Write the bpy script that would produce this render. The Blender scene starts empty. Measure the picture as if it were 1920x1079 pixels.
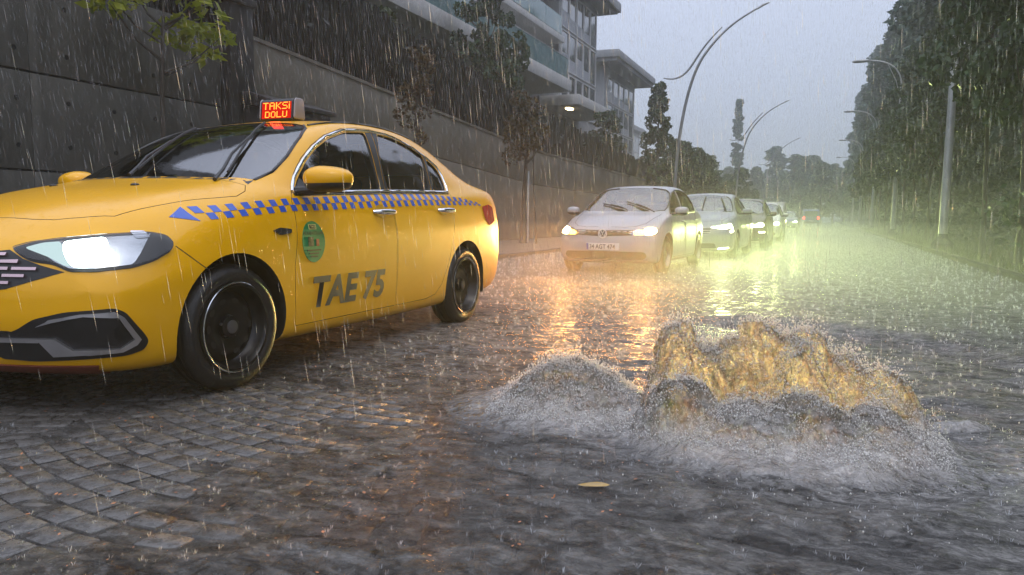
import bpy, bmesh, math, random
import numpy as np
from mathutils import Vector, Matrix, geometry
from mathutils.bvhtree import BVHTree

rad = math.radians
S = bpy.context.scene
COL = S.collection

# ------------------------------------------------------------------ camera
cam_data = bpy.data.cameras.new('camera')
cam = bpy.data.objects.new('camera', cam_data)
COL.objects.link(cam)
cam_data.sensor_fit = 'HORIZONTAL'
cam_data.sensor_width = 36.0
cam_data.lens = 36.0 * 1424.5 / 1920.0
cam_data.clip_start = 0.05
cam_data.clip_end = 3000
cam.location = (0, 0, 0.88)
_yaw = rad(22.3); _pitch = 0.0929; _roll = 0.00734
cam.matrix_world = (Matrix.Translation(cam.location) @ Matrix.Rotation(_yaw, 4, 'Z')
                    @ Matrix.Rotation(math.pi / 2 - _pitch, 4, 'X') @ Matrix.Rotation(_roll, 4, 'Z'))
S.camera = cam

# ------------------------------------------------------------------ sky, sun, exposure
world = bpy.data.worlds.new('World'); S.world = world
world.use_nodes = True
wn = world.node_tree.nodes; wl = world.node_tree.links
wn.clear()
w_out = wn.new('ShaderNodeOutputWorld')
w_sky = wn.new('ShaderNodeTexSky'); w_sky.sky_type = 'NISHITA'; w_sky.sun_disc = False
w_sky.sun_elevation = rad(66); w_sky.sun_rotation = rad(150)
w_sky.air_density = 1.0; w_sky.dust_density = 4.0; w_sky.ozone_density = 2.0
w_bg = wn.new('ShaderNodeBackground'); w_bg.inputs['Strength'].default_value = 0.05
w_cl = wn.new('ShaderNodeBackground'); w_cl.inputs['Color'].default_value = (0.525, 0.565, 0.70, 1)
w_cl.inputs['Strength'].default_value = 2.35
w_add = wn.new('ShaderNodeAddShader')
# overcast: cloud cover about three times brighter overhead than at the horizon
w_tc = wn.new('ShaderNodeTexCoord'); w_sep = wn.new('ShaderNodeSeparateXYZ'); wl.new(w_tc.outputs['Generated'], w_sep.inputs[0])
w_m1 = wn.new('ShaderNodeMath'); w_m1.operation = 'MAXIMUM'; w_m1.inputs[1].default_value = 0.0; wl.new(w_sep.outputs['Z'], w_m1.inputs[0])
w_m2 = wn.new('ShaderNodeMath'); w_m2.operation = 'MULTIPLY_ADD'; w_m2.inputs[1].default_value = 2.8; w_m2.inputs[2].default_value = 1.0
wl.new(w_m1.outputs[0], w_m2.inputs[0])
w_m3 = wn.new('ShaderNodeMath'); w_m3.operation = 'MULTIPLY'; w_m3.inputs[1].default_value = .67; wl.new(w_m2.outputs[0], w_m3.inputs[0])
wl.new(w_m3.outputs[0], w_cl.inputs['Strength'])
wl.new(w_sky.outputs[0], w_bg.inputs['Color'])
wl.new(w_bg.outputs[0], w_add.inputs[0]); wl.new(w_cl.outputs[0], w_add.inputs[1])
wl.new(w_add.outputs[0], w_out.inputs['Surface'])

sun_data = bpy.data.lights.new('sun', 'SUN')
sun_data.energy = 0.5; sun_data.angle = rad(25); sun_data.color = (1.0, 0.97, 0.93)
sun = bpy.data.objects.new('sun', sun_data); COL.objects.link(sun)
sun.rotation_euler = (rad(24), 0, rad(30))
sun.location = (0, 0, 60)

S.view_settings.view_transform = 'Standard'
S.view_settings.look = 'None'
S.view_settings.exposure = 0.0
S.view_settings.gamma = 1.0
S.render.engine = 'CYCLES'
cy = S.cycles
cy.use_denoising = True
try:
    cy.denoiser = 'OPENIMAGEDENOISE'
    cy.denoising_input_passes = 'RGB_ALBEDO_NORMAL'
except Exception:
    pass
cy.max_bounces = 5; cy.diffuse_bounces = 2; cy.glossy_bounces = 3
cy.transmission_bounces = 3; cy.transparent_max_bounces = 14; cy.volume_bounces = 0
cy.caustics_reflective = False; cy.caustics_refractive = False
cy.sample_clamp_indirect = 4.0; cy.sample_clamp_direct = 30.0
cy.use_light_tree = True

# ------------------------------------------------------------------ helpers
def tag(o, label=None, cat=None, group=None, kind=None):
    if label: o['label'] = label
    if cat: o['category'] = cat
    if group: o['group'] = group
    if kind: o['kind'] = kind
    return o

def empty(name, loc=(0, 0, 0), rz=0.0, parent=None):
    o = bpy.data.objects.new(name, None); COL.objects.link(o)
    o.location = loc; o.rotation_euler = (0, 0, rz); o.empty_display_size = .2
    if parent is not None: o.parent = parent
    return o

def link_mesh(name, me, mat=None, parent=None, loc=None, rot=None):
    o = bpy.data.objects.new(name, me); COL.objects.link(o)
    if mat is not None and len(me.materials) == 0:
        me.materials.append(mat)
    if parent is not None: o.parent = parent
    if loc is not None: o.location = loc
    if rot is not None: o.rotation_euler = rot
    return o

def mesh_from(name, verts, faces, smooth=False, sharp=None):
    me = bpy.data.meshes.new(name)
    me.from_pydata([tuple(map(float, v)) for v in verts], [], [tuple(map(int, f)) for f in faces])
    me.update()
    if smooth:
        me.polygons.foreach_set('use_smooth', [True] * len(me.polygons))
        if sharp: me.set_sharp_from_angle(angle=rad(sharp))
    return me

def mesh_np(name, V, Fq, smooth=False):
    """fast: V (n,3) float, Fq (m,k) int with constant k"""
    V = np.asarray(V, np.float32); Fq = np.asarray(Fq, np.int32)
    me = bpy.data.meshes.new(name)
    m, k = Fq.shape
    me.vertices.add(len(V)); me.vertices.foreach_set('co', V.ravel())
    me.loops.add(m * k); me.loops.foreach_set('vertex_index', Fq.ravel())
    me.polygons.add(m)
    me.polygons.foreach_set('loop_start', np.arange(0, m * k, k, dtype=np.int32))
    me.polygons.foreach_set('loop_total', np.full(m, k, np.int32))
    if smooth: me.polygons.foreach_set('use_smooth', np.ones(m, bool))
    me.update(calc_edges=True); me.validate()
    return me

class MB:
    """collects simple shapes into one mesh"""
    def __init__(s): s.v = []; s.f = []
    def add(s, V, F):
        n = len(s.v); s.v += [tuple(p) for p in V]; s.f += [tuple(i + n for i in f) for f in F]
        return s
    def box(s, x0, x1, y0, y1, z0, z1):
        V = [(x0,y0,z0),(x1,y0,z0),(x1,y1,z0),(x0,y1,z0),(x0,y0,z1),(x1,y0,z1),(x1,y1,z1),(x0,y1,z1)]
        return s.add(V, [(0,3,2,1),(4,5,6,7),(0,1,5,4),(1,2,6,5),(2,3,7,6),(3,0,4,7)])
    def tube(s, pts, r, n=8, cap=True):
        pts = [Vector(p) for p in pts]; m = len(pts)
        rs = r if hasattr(r, '__len__') else [r] * m
        V = []; up = None
        for i in range(m):
            t = (pts[min(i+1, m-1)] - pts[max(i-1, 0)]).normalized()
            if up is None:
                up = Vector((0,0,1)) if abs(t.z) < .9 else Vector((1,0,0))
            a = t.cross(up)
            if a.length < 1e-6: a = t.orthogonal()
            a.normalize(); b = a.cross(t).normalized(); up = b
            for k in range(n):
                an = 2*math.pi*k/n
                V.append(pts[i] + (a*math.cos(an) + b*math.sin(an))*rs[i])
        F = []
        for i in range(m-1):
            for k in range(n):
                F.append((i*n+k, i*n+(k+1)%n, (i+1)*n+(k+1)%n, (i+1)*n+k))
        if cap:
            F.append(tuple(range(n))[::-1]); F.append(tuple((m-1)*n+k for k in range(n)))
        return s.add(V, F)
    def lathe(s, prof, n=32, axis='y', origin=(0,0,0)):
        """prof: list of (radius, along)"""
        V = []
        for r, a in prof:
            for k in range(n):
                an = 2*math.pi*k/n; c, d = r*math.cos(an), r*math.sin(an)
                p = {'y': (c, a, d), 'x': (a, c, d), 'z': (c, d, a)}[axis]
                V.append((p[0]+origin[0], p[1]+origin[1], p[2]+origin[2]))
        F = []
        for i in range(len(prof)-1):
            for k in range(n):
                F.append((i*n+k, i*n+(k+1)%n, (i+1)*n+(k+1)%n, (i+1)*n+k))
        return s.add(V, F)
    def prism(s, poly, d0, d1, axis='y'):
        """poly 2d extruded along an axis (y: poly is x,z; z: x,y; x: y,z)"""
        n = len(poly); V = []
        for d in (d0, d1):
            for a, b in poly:
                V.append({'y': (a, d, b), 'z': (a, b, d), 'x': (d, a, b)}[axis])
        F = [tuple(range(n)), tuple(range(2*n-1, n-1, -1))]
        for i in range(n): F.append((i, i+n, (i+1)%n+n, (i+1)%n))
        return s.add(V, F)
    def mesh(s, name, smooth=False, sharp=35, fix=True):
        me = mesh_from(name, s.v, s.f)
        if fix:
            bm = bmesh.new(); bm.from_mesh(me)
            bmesh.ops.recalc_face_normals(bm, faces=bm.faces); bm.to_mesh(me); bm.free()
        if smooth:
            me.polygons.foreach_set('use_smooth', [True]*len(me.polygons))
            me.set_sharp_from_angle(angle=rad(sharp))
        return me
    def obj(s, name, mat, parent=None, smooth=False, sharp=35, loc=None, rot=None):
        return link_mesh(name, s.mesh(name, smooth, sharp), mat, parent, loc, rot)

def bevel_mesh(me, w=.01, seg=2, angle=30):
    bm = bmesh.new(); bm.from_mesh(me)
    ed = [e for e in bm.edges if len(e.link_faces) == 2 and e.calc_face_angle(0) > rad(angle)]
    bmesh.ops.bevel(bm, geom=ed, offset=w, segments=seg, affect='EDGES', profile=.5, clamp_overlap=True)
    bm.to_mesh(me); bm.free()
    me.polygons.foreach_set('use_smooth', [True]*len(me.polygons))
    me.set_sharp_from_angle(angle=rad(40))
    return me

def copy_tree(o, parent=None, loc=None, rz=None, scale=None):
    c = o.copy(); COL.objects.link(c); c.parent = parent
    if loc is not None: c.location = loc
    if rz is not None: c.rotation_euler = (c.rotation_euler[0], c.rotation_euler[1], rz)
    if scale is not None: c.scale = scale
    for ch in o.children: copy_tree(ch, c)
    return c

# ------------------------------------------------------------------ materials
MATS = {}
class NT:
    def __init__(s, name):
        s.m = bpy.data.materials.new(name); s.m.use_nodes = True
        s.t = s.m.node_tree; s.n = s.t.nodes; s.l = s.t.links
        s.n.clear(); s.out = s.n.new('ShaderNodeOutputMaterial')
        MATS[name] = s.m
    def new(s, typ, **kw):
        nd = s.n.new('ShaderNode' + typ)
        for k, v in kw.items():
            if k in nd.inputs.keys() if hasattr(nd.inputs, 'keys') else False:
                nd.inputs[k].default_value = v
            else:
                setattr(nd, k, v)
        return nd
    def link(s, a, b): s.l.new(a, b)
    def coord(s, kind='Object', scale=None, loc=None):
        tc = s.n.new('ShaderNodeTexCoord'); o = tc.outputs[kind]
        if scale is not None:
            mp = s.n.new('ShaderNodeMapping')
            mp.inputs['Scale'].default_value = scale if hasattr(scale, '__len__') else (scale,)*3
            if loc: mp.inputs['Location'].default_value = loc
            s.l.new(o, mp.inputs[0]); o = mp.outputs[0]
        return o
    def pos(s, scale=None):
        g = s.n.new('ShaderNodeNewGeometry'); o = g.outputs['Position']
        if scale is not None:
            mp = s.n.new('ShaderNodeMapping')
            mp.inputs['Scale'].default_value = scale if hasattr(scale, '__len__') else (scale,)*3
            s.l.new(o, mp.inputs[0]); o = mp.outputs[0]
        return o
    def noise(s, vec, scale=5, detail=4, rough=.55, dist=0.0):
        n = s.n.new('ShaderNodeTexNoise')
        n.inputs['Scale'].default_value = scale; n.inputs['Detail'].default_value = detail
        n.inputs['Roughness'].default_value = rough; n.inputs['Distortion'].default_value = dist
        if vec is not None: s.l.new(vec, n.inputs['Vector'])
        return n.outputs['Fac']
    def voro(s, vec, scale=5, feature='F1', rnd=1.0):
        n = s.n.new('ShaderNodeTexVoronoi'); n.feature = feature
        n.inputs['Scale'].default_value = scale; n.inputs['Randomness'].default_value = rnd
        if vec is not None: s.l.new(vec, n.inputs['Vector'])
        return n.outputs['Distance']
    def ramp(s, fac, stops):
        r = s.n.new('ShaderNodeValToRGB'); e = r.color_ramp.elements
        while len(e) < len(stops): e.new(.5)
        for i, (p, c) in enumerate(stops):
            e[i].position = p
            e[i].color = (c, c, c, 1) if not hasattr(c, '__len__') else (*c[:3], 1)
        s.l.new(fac, r.inputs[0]); return r.outputs[0]
    def mix(s, fac, a, b, mode='MIX'):
        m = s.n.new('ShaderNodeMix'); m.data_type = 'RGBA'; m.blend_type = mode
        for sock, v in ((m.inputs[0], fac), (m.inputs[6], a), (m.inputs[7], b)):
            if hasattr(v, 'links') or isinstance(v, bpy.types.NodeSocket): s.l.new(v, sock)
            elif hasattr(v, '__len__'): sock.default_value = (*v[:3], 1)
            else: sock.default_value = v
        return m.outputs[2]
    def math(s, op, a, b=0.0, clamp=False):
        m = s.n.new('ShaderNodeMath'); m.operation = op; m.use_clamp = clamp
        for i, v in enumerate((a, b)):
            if isinstance(v, bpy.types.NodeSocket): s.l.new(v, m.inputs[i])
            else: m.inputs[i].default_value = v
        return m.outputs[0]
    def bump(s, h, strength=.3, dist=.01, normal=None):
        b = s.n.new('ShaderNodeBump'); b.inputs['Strength'].default_value = strength
        b.inputs['Distance'].default_value = dist; s.l.new(h, b.inputs['Height'])
        if normal is not None: s.l.new(normal, b.inputs['Normal'])
        return b.outputs[0]
    def pbr(s, color=(.5,.5,.5), rough=.5, metal=0.0, normal=None, coat=0, spec=None, sub=0, trans=0, emis=None, estr=0, ior=None, coat_rough=.03):
        p = s.n.new('ShaderNodeBsdfPrincipled')
        def put(k, v):
            if v is None: return
            if isinstance(v, bpy.types.NodeSocket): s.l.new(v, p.inputs[k])
            elif hasattr(v, '__len__'): p.inputs[k].default_value = (*v[:3], 1)
            else: p.inputs[k].default_value = v
        put('Base Color', color); put('Roughness', rough); put('Metallic', metal); put('Normal', normal)
        put('Coat Weight', coat); put('Coat Roughness', coat_rough); put('Specular IOR Level', spec); put('Subsurface Weight', sub)
        put('Transmission Weight', trans); put('IOR', ior)
        if emis is not None: put('Emission Color', emis); put('Emission Strength', estr)
        return p
    def done(s, sh):
        s.l.new(sh.outputs[0] if hasattr(sh, 'outputs') else sh, s.out.inputs['Surface']); return s.m

def simple(name, color, rough=.5, metal=0, var=.0, vscale=6, coat=0, bump=0, bscale=40, spec=None):
    t = NT(name); c = color; n = None
    if var:
        f = t.noise(t.coord(), vscale, 5, .6)
        c = t.mix(t.ramp(f, [(.3, 0), (.7, 1)]), [x*(1-var) for x in color], [min(1, x*(1+var)) for x in color])
    if bump: n = t.bump(t.noise(t.coord(), bscale, 4), bump, .01)
    return t.done(t.pbr(c, rough, metal, n, coat, spec))

def paint(name, color, flake=.0, rough=.32):
    """wet car paint: pigmented base, clear coat, beaded water as fine relief"""
    t = NT(name); co = t.coord()
    bead = t.ramp(t.voro(co, 70), [(.0, 1), (.30, .55), (.42, 0)])
    keep = t.ramp(t.noise(co, 22, 3), [(.48, 0), (.62, 1)])
    h = t.math('MULTIPLY', bead, keep)
    run = t.noise(t.coord('Object', (30, 30, 3)), 1.5, 3)
    h2 = t.math('ADD', h, t.math('MULTIPLY', run, .35))
    nb = t.bump(h2, .60, .006)
    dirt = t.ramp(t.noise(co, 3.0, 6, .65), [(.35, 0), (.8, 1)])
    c = t.mix(t.math('MULTIPLY', dirt, .25), color, [x*.72 for x in color])
    return t.done(t.pbr(c, rough, .0, None, 1.0, None)) if False else t.done(_coat(t, c, rough, nb))
def _coat(t, c, rough, nb):
    p = t.pbr(c, rough, 0.0, None, 1.0)
    t.l.new(nb, p.inputs['Coat Normal'])
    p.inputs['Coat Roughness'].default_value = .05; p.inputs['Coat Weight'].default_value = .5; p.inputs['Specular IOR Level'].default_value = .25
    return p

def glass(name, tint=(.55,.62,.62), ior=1.7, rough=.0, wet=.0):
    t = NT(name)
    fr = t.n.new('ShaderNodeFresnel'); fr.inputs['IOR'].default_value = ior
    tr = t.n.new('ShaderNodeBsdfTransparent'); tr.inputs[0].default_value = (*tint, 1)
    gl = t.n.new('ShaderNodeBsdfGlossy'); gl.inputs['Roughness'].default_value = rough
    if wet:
        nb = t.bump(t.noise(t.coord(), 60, 3), wet, .004)
        t.l.new(nb, gl.inputs['Normal'])
    mx = t.n.new('ShaderNodeMixShader')
    t.l.new(fr.outputs[0], mx.inputs[0]); t.l.new(tr.outputs[0], mx.inputs[1]); t.l.new(gl.outputs[0], mx.inputs[2])
    return t.done(mx)

def emit(name, color, strength):
    t = NT(name); e = t.n.new('ShaderNodeEmission')
    e.inputs[0].default_value = (*color, 1); e.inputs[1].default_value = strength
    return t.done(e)
# ------------------------------------------------------------------ car library
def bspl(P, k, mirror=False):
    """cubic B-spline through control rows P (n,...) -> ((n-1)*k+1, ...)"""
    P = np.asarray(P, float); n = len(P)
    if mirror:
        m = np.ones(P.shape[-1]); m[1] = -1
        a, b = P[1]*m, P[-2]*m
    else:
        a, b = 2*P[0]-P[1], 2*P[-1]-P[-2]
    Q = np.concatenate([a[None], P, b[None]])
    out = []
    for i in range(n-1):
        for j in range(k):
            t = j/k
            w = ((1-t)**3/6, (3*t**3-6*t*t+4)/6, (-3*t**3+3*t*t+3*t+1)/6, t**3/6)
            out.append(sum(w[q]*Q[i+q] for q in range(4)))
    out.append((Q[n-1]+4*Q[n]+Q[n+1])/6)
    return np.array(out)

def interp(tab, x):
    xs = [a for a, _ in tab]; ys = [b for _, b in tab]
    return np.interp(x, xs, ys)

def section(W, zb, belt, yr, zr, zt, cr=.74, tuck=.93):
    z0 = zb + .11; h = belt - z0
    return [(0, zb), (.5*W, zb), (.86*W, zb), (.955*W, zb+.035), (.982*W, z0),
            (.996*W, z0+.28*h), (1.0*W, z0+.5*h), (1.0*W, z0+(cr-.05)*h), (.985*W, z0+cr*h+.02), (.962*W, z0+.90*h),
            (tuck*W, belt), (tuck*W-.02, belt+.014),
            ((tuck*W-.02)*.5+yr*.5+.016, belt*.5+zr*.5+.012), (yr, zr),
            (yr-.07, zr+.55*(zt-zr)), (.5*yr, zt-.12*(zt-zr)), (0, zt)]

class Car:
    def __init__(s, spec, name, loc, rz):
        s.spec = spec; s.root = empty(name, loc, rz)
        s.outer()
    def X(s, st, y, z):
        sp = s.spec
        b = interp(sp['bow'], st); x = st - b*(1-np.abs(y/sp['hw'])**2.0)
        wf = np.clip(1-(st-sp['st'][0][0])/.55, 0, 1); x = x + interp(sp['nose'], z)*wf
        wr = np.clip(1-(sp['st'][-1][0]-st)/.45, 0, 1); x = x + interp(sp['tail'], z)*wr
        return x
    def loft(s, secs, sts, ns, nj, R=10):
        n = len(secs)
        P = np.array([[(st, y, z) for y, z in sec] for st, sec in zip(sts, secs)])
        G = bspl(P, ns)                                   # along
        G = np.array([bspl(r, nj, True) for r in G])      # around
        G[..., 1] = np.maximum(G[..., 1], 0); G[:, 0, 1] = 0; G[:, -1, 1] = 0
        M = G.shape[1]-1
        full = np.concatenate([G, (G[:, 1:M]*np.array([1, -1, 1]))[:, ::-1]], 1)
        nr, nl = full.shape[:2]
        V = full.reshape(-1, 3).tolist(); Fc = []
        for i in range(nr-1):
            for j in range(nl):
                Fc.append((i*nl+j, (i+1)*nl+j, (i+1)*nl+(j+1) % nl, i*nl+(j+1) % nl))
        k = M//2
        for end in (0, nr-1):
            base = end*nl
            for sg in (1, -1):
                idx = (lambda j: base+j) if sg == 1 else (lambda j: base+((nl-j) % nl))
                cols = []
                for i in range(k+1):
                    b, t = idx(i), idx(M-i)
                    if i == k and M-i == i: cols.append([b]*(R+1)); continue
                    if i == 0 and sg == -1: cols.append(c0); continue
                    pb, pt = np.array(V[b]), np.array(V[t]); c = [b]
                    for r in range(1, R):
                        V.append((pb+(pt-pb)*r/R).tolist()); c.append(len(V)-1)
                    c.append(t); cols.append(c)
                    if i == 0: c0 = c
                for i in range(k):
                    for r in range(R):
                        q = (cols[i][r], cols[i+1][r], cols[i+1][r+1], cols[i][r+1])
                        q = tuple(dict.fromkeys(q))
                        if len(q) > 2: Fc.append(q)
        V = np.array(V); V[:, 0] = s.X(V[:, 0], V[:, 1], V[:, 2])
        me = mesh_from('body', V, Fc)
        bm = bmesh.new(); bm.from_mesh(me); bmesh.ops.recalc_face_normals(bm, faces=bm.faces); bm.to_mesh(me); bm.free()
        return me
    def outer(s):
        sp = s.spec
        secs = [section(*r[1:7], cr=sp.get('cr', .74), tuck=sp.get('tuck', .93)) for r in sp['st']]
        s.outer_me = s.loft(secs, [r[0] for r in sp['st']], sp.get('ns', 4), sp.get('nj', 3))
        bm = bmesh.new(); bm.from_mesh(s.outer_me); s.bvh = BVHTree.FromBMesh(bm); bm.free()
    def cavity(s, s0, s1, floor=.45):
        sp = s.spec; secs = []; sts = []
        for r in sp['st']:
            if s0 <= r[0] <= s1:
                W, zb, belt, yr, zr, zt = r[1:7]; wi = sp.get('tuck', .93)*W-.07
                secs.append([(0, floor), (.5*wi, floor), (wi, floor), (wi, floor+.06), (wi, belt-.06), (wi, belt),
                             (wi*.5+yr*.5-.03, belt*.5+zr*.5-.01), (yr-.035, zr-.035), (yr-.11, zr-.03+.55*(zt-zr)-.01),
                             (.5*yr, zt-.12*(zt-zr)-.04), (0, zt-.042)])
                sts.append(r[0])
        return s.loft(secs, sts, 2, 2)
    # --- projection on the skin
    def hit(s, kind, u, v):
        """kind: ('h', theta) horizontal ray, or 'top'"""
        if kind == 'top':
            l, n, *_ = s.bvh.ray_cast(Vector((u, v, 3)), Vector((0, 0, -1)))
        else:
            th = kind[1]; d = Vector((math.cos(th), math.sin(th), 0)); ua = Vector((math.sin(th), -math.cos(th), 0))
            o = ua*u - d*4; o.z = v
            if abs(th) > .2: o += Vector((1.0, 0, 0))*0
            l, n, *_ = s.bvh.ray_cast(o, d)
        return l, n
    def patch(s, name, poly, kind, mat, step=.05, off=.004, thick=.012, parent=None, smooth=True, mirror=False, both=False):
        pts = [Vector(p) for p in poly]; n = len(pts)
        dense = []
        for i in range(n):
            a, b = pts[i], pts[(i+1) % n]; m = max(1, int((b-a).length/step))
            dense += [a+(b-a)*(j/m) for j in range(m)]
        nd = len(dense)
        lo = Vector((min(p.x for p in dense), min(p.y for p in dense))); hi = Vector((max(p.x for p in dense), max(p.y for p in dense)))
        inner = []
        x = lo.x+step*.5
        while x < hi.x:
            y = lo.y+step*.5
            while y < hi.y:
                q = Vector((x, y))
                if _inside(q, dense) and min((q-p).length for p in dense) > step*.35: inner.append(q)
                y += step
            x += step
        vs, es, fs, *_ = geometry.delaunay_2d_cdt(dense+inner, [(i, (i+1) % nd) for i in range(nd)], [], 1, 1e-6)
        top = []; low = []
        last = (Vector((0, 0, 0)), Vector((0, 0, 1)))
        for p in vs:
            l, nn = s.hit(kind, p.x, p.y)
            if l is None: l, nn = last
            last = (l, nn)
            top.append(l+nn*off); low.append(l+nn*(off-thick))
        F = [tuple(f) for f in fs]; nv = len(vs)
        cnt = {}
        for f in F:
            for i in range(3):
                e = (f[i], f[(i+1) % 3]); cnt[e] = 1
        V = top+low
        for e in list(cnt):
            if (e[1], e[0]) not in cnt: F.append((e[0], e[1], e[1]+nv, e[0]+nv))
        outs = []
        for sg in ((1, -1) if both else ((-1,) if mirror else (1,))):
            VV = [(p.x, p.y*sg, p.z) for p in V]
            me = mesh_from(name, VV, F)
            bm = bmesh.new(); bm.from_mesh(me); bmesh.ops.recalc_face_normals(bm, faces=bm.faces); bm.to_mesh(me); bm.free()
            me.polygons.foreach_set('use_smooth', [smooth]*len(me.polygons)); me.set_sharp_from_angle(angle=rad(45))
            outs.append(link_mesh(name, me, mat, parent or s.root))
        return outs if both else outs[0]
    def line(s, name, pts, kind, mat, r=.004, off=.0, step=.03, closed=False, parent=None, n=6, both=False, flat=None):
        P = [Vector(p) for p in pts]
        if closed: P = P+[P[0]]
        D = []
        for a, b in zip(P[:-1], P[1:]):
            m = max(1, int((b-a).length/step)); D += [a+(b-a)*(j/m) for j in range(m)]
        D.append(P[-1]); Q = []
        for p in D:
            l, nn = s.hit(kind, p.x, p.y)
            if l is not None: Q.append(l+nn*off)
        outs = []
        for sg in ((1, -1) if both else (1,)):
            mb = MB().tube([(q.x, q.y*sg, q.z) for q in Q], r, n)
            outs.append(mb.obj(name, mat, parent or s.root, True, 60))
        return outs if both else outs[0]

def _inside(q, poly):
    c = False; n = len(poly); j = n-1
    for i in range(n):
        a, b = poly[i], poly[j]
        if (a.y > q.y) != (b.y > q.y) and q.x < (b.x-a.x)*(q.y-a.y)/(b.y-a.y)+a.x: c = not c
        j = i
    return c

_BENCH = []
def bench():
    """an empty side scene to evaluate modifiers in"""
    if not _BENCH: _BENCH.append(bpy.data.scenes.new('bench'))
    return _BENCH[0], None
def boolean(me, ops, mats=None):
    """ops: list of (op, cutter mesh). returns new mesh"""
    o = bpy.data.objects.new('tmp', me); sc, dg = bench(); sc.collection.objects.link(o); tmp = [o]
    for op, c in ops:
        co = bpy.data.objects.new('cut', c); sc.collection.objects.link(co); tmp.append(co)
        md = o.modifiers.new('b', 'BOOLEAN'); md.object = co; md.operation = op
        md.solver = 'EXACT'; md.material_mode = 'TRANSFER'
    vl = sc.view_layers[0]; vl.update(); dg = vl.depsgraph; dg.update()
    out = bpy.data.meshes.new_from_object(o.evaluated_get(dg), depsgraph=dg)
    for t in tmp: bpy.data.objects.remove(t)
    return out

def smooth_me(me, ang=32):
    me.polygons.foreach_set('use_smooth', [True]*len(me.polygons)); me.set_sharp_from_angle(angle=rad(ang)); me.update()
    return me

def cyl_mesh(x, y0, y1, z, r, mat=None, n=48):
    mb = MB(); V = []
    for y in (y0, y1):
        for k in range(n):
            a = 2*math.pi*k/n; V.append((x+r*math.cos(a), y, z+r*math.sin(a)))
    F = [tuple(range(n)), tuple(range(2*n-1, n-1, -1))]+[(i, i+n, (i+1) % n+n, (i+1) % n) for i in range(n)]
    me = mb.add(V, F).mesh('cut')
    if mat: me.materials.append(mat)
    return me

def prism_mesh(poly, d0, d1, axis, mat=None):
    me = MB().prism(poly, d0, d1, axis).mesh('cut')
    if mat: me.materials.append(mat)
    return me

def round_poly(poly, r=.03, n=5):
    """rounds the corners of a 2d polygon"""
    P = [Vector(p) for p in poly]; out = []; m = len(P)
    for i in range(m):
        a, b, c = P[i-1], P[i], P[(i+1) % m]
        d1 = (a-b); d2 = (c-b); l = min(r, d1.length*.45, d2.length*.45)
        p, q = b+d1.normalized()*l, b+d2.normalized()*l
        for k in range(n+1):
            t = k/n; out.append(((1-t)**2*p+2*t*(1-t)*b+t*t*q))
    return [(v.x, v.y) for v in out]

def wheel(root, x, y, r, side, tyre_w=.2, rim_r=.215, steer=0.0, style='steel', mats=None):
    """wheel group as a part with tyre, rim, hub; side -1 = car's left"""
    tm, rm, hm = mats
    w = empty('wheel', (x, y, r), 0, root); w.rotation_euler = (0, 0, steer)
    h = tyre_w/2
    prof = [(rim_r-.005, -h*.8), (rim_r+.015, -h*.93), (rim_r+.05, -h), (r-.035, -h*.95), (r-.012, -h*.8), (r-.002, -h*.55),
            (r, -h*.5), (r-.008, -h*.47), (r-.008, -h*.42), (r, -h*.39), (r, -.012), (r-.008, -.009), (r-.008, .009), (r, .012), (r, h*.39),
            (r-.008, h*.42), (r-.008, h*.47), (r, h*.5), (r-.002, h*.55), (r-.012, h*.8), (r-.035, h*.95), (rim_r+.05, h), (rim_r+.015, h*.93), (rim_r-.005, h*.8)]
    MB().lathe(prof, 40).obj('tyre', tm, w, True, 50)
    o = side*h
    rp = [(rim_r+.008, o*.86), (rim_r+.006, o*.97), (rim_r-.012, o*.99), (rim_r-.022, o*.80), (rim_r-.03, o*.45), (rim_r-.045, o*.30),
          (rim_r-.07, o*.42), (rim_r-.10, o*.52), (rim_r-.125, o*.44), (.06, o*.40), (.055, o*.62), (.03, o*.70), (.0005, o*.71)]
    rim = MB().lathe(rp, 40).obj('rim', rm, w, True, 40)
    MB().lathe([(.034, o*.66), (.034, o*.735), (.026, o*.76), (.0005, o*.765)], 20).obj('hub_cap', hm, w, True, 40)
    nb = MB()
    for k in range(5):
        a = 2*math.pi*k/5+.3
        nb.lathe([(.010, 0), (.010, o*.14), (.0005, o*.16)], 6, 'y', (.052*math.cos(a), o*.43, .052*math.sin(a)))
    nb.obj('wheel_bolts', hm, w)
    sl = MB()
    for k in range(10):                      # vent slots of the steel wheel: dark recesses
        a = 2*math.pi*k/10
        c, d = math.cos(a), math.sin(a); rr = rim_r-.088
        V = []
        for q in range(12):
            b = 2*math.pi*q/12; pr = .013*math.cos(b); pt = .022*math.sin(b)
            V.append(((rr+pr)*c-pt*d, o*.53, (rr+pr)*d+pt*c))
        sl.add(V, [tuple(range(12))])
    sl.obj('vent_slots', MATS['black_rubber'], rim)
    return w
# ------------------------------------------------------------------ shared materials
taxi_yellow = paint('taxi_yellow_paint', (.82, .41, .0))
M_WHITE = paint('white_car_paint', (.36, .365, .385))
M_SILVER = paint('silver_car_paint', (.28, .30, .32))
M_DARK = paint('dark_car_paint', (.03, .035, .045))
M_RED = paint('red_car_paint', (.28, .02, .015))
M_WHITE2 = paint('off_white_car_paint', (.62, .62, .58))
simple('black_plastic', (.012, .012, .013), .38, var=.2)
simple('black_rubber', (.010, .010, .010), .55, bump=.1)
simple('tyre_rubber', (.010, .0095, .0095), .48, var=.35, vscale=20, bump=.25, bscale=90)
simple('steel_rim', (.016, .016, .017), .28, metal=.5, var=.3)
simple('interior_dark', (.016, .017, .019), .7)
simple('seat_fabric', (.03, .03, .034), .85, bump=.3, bscale=120)
simple('chrome', (.75, .76, .78), .12, metal=1.0)
simple('dull_metal', (.55, .54, .55), .28, metal=.95, var=.12)
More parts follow.
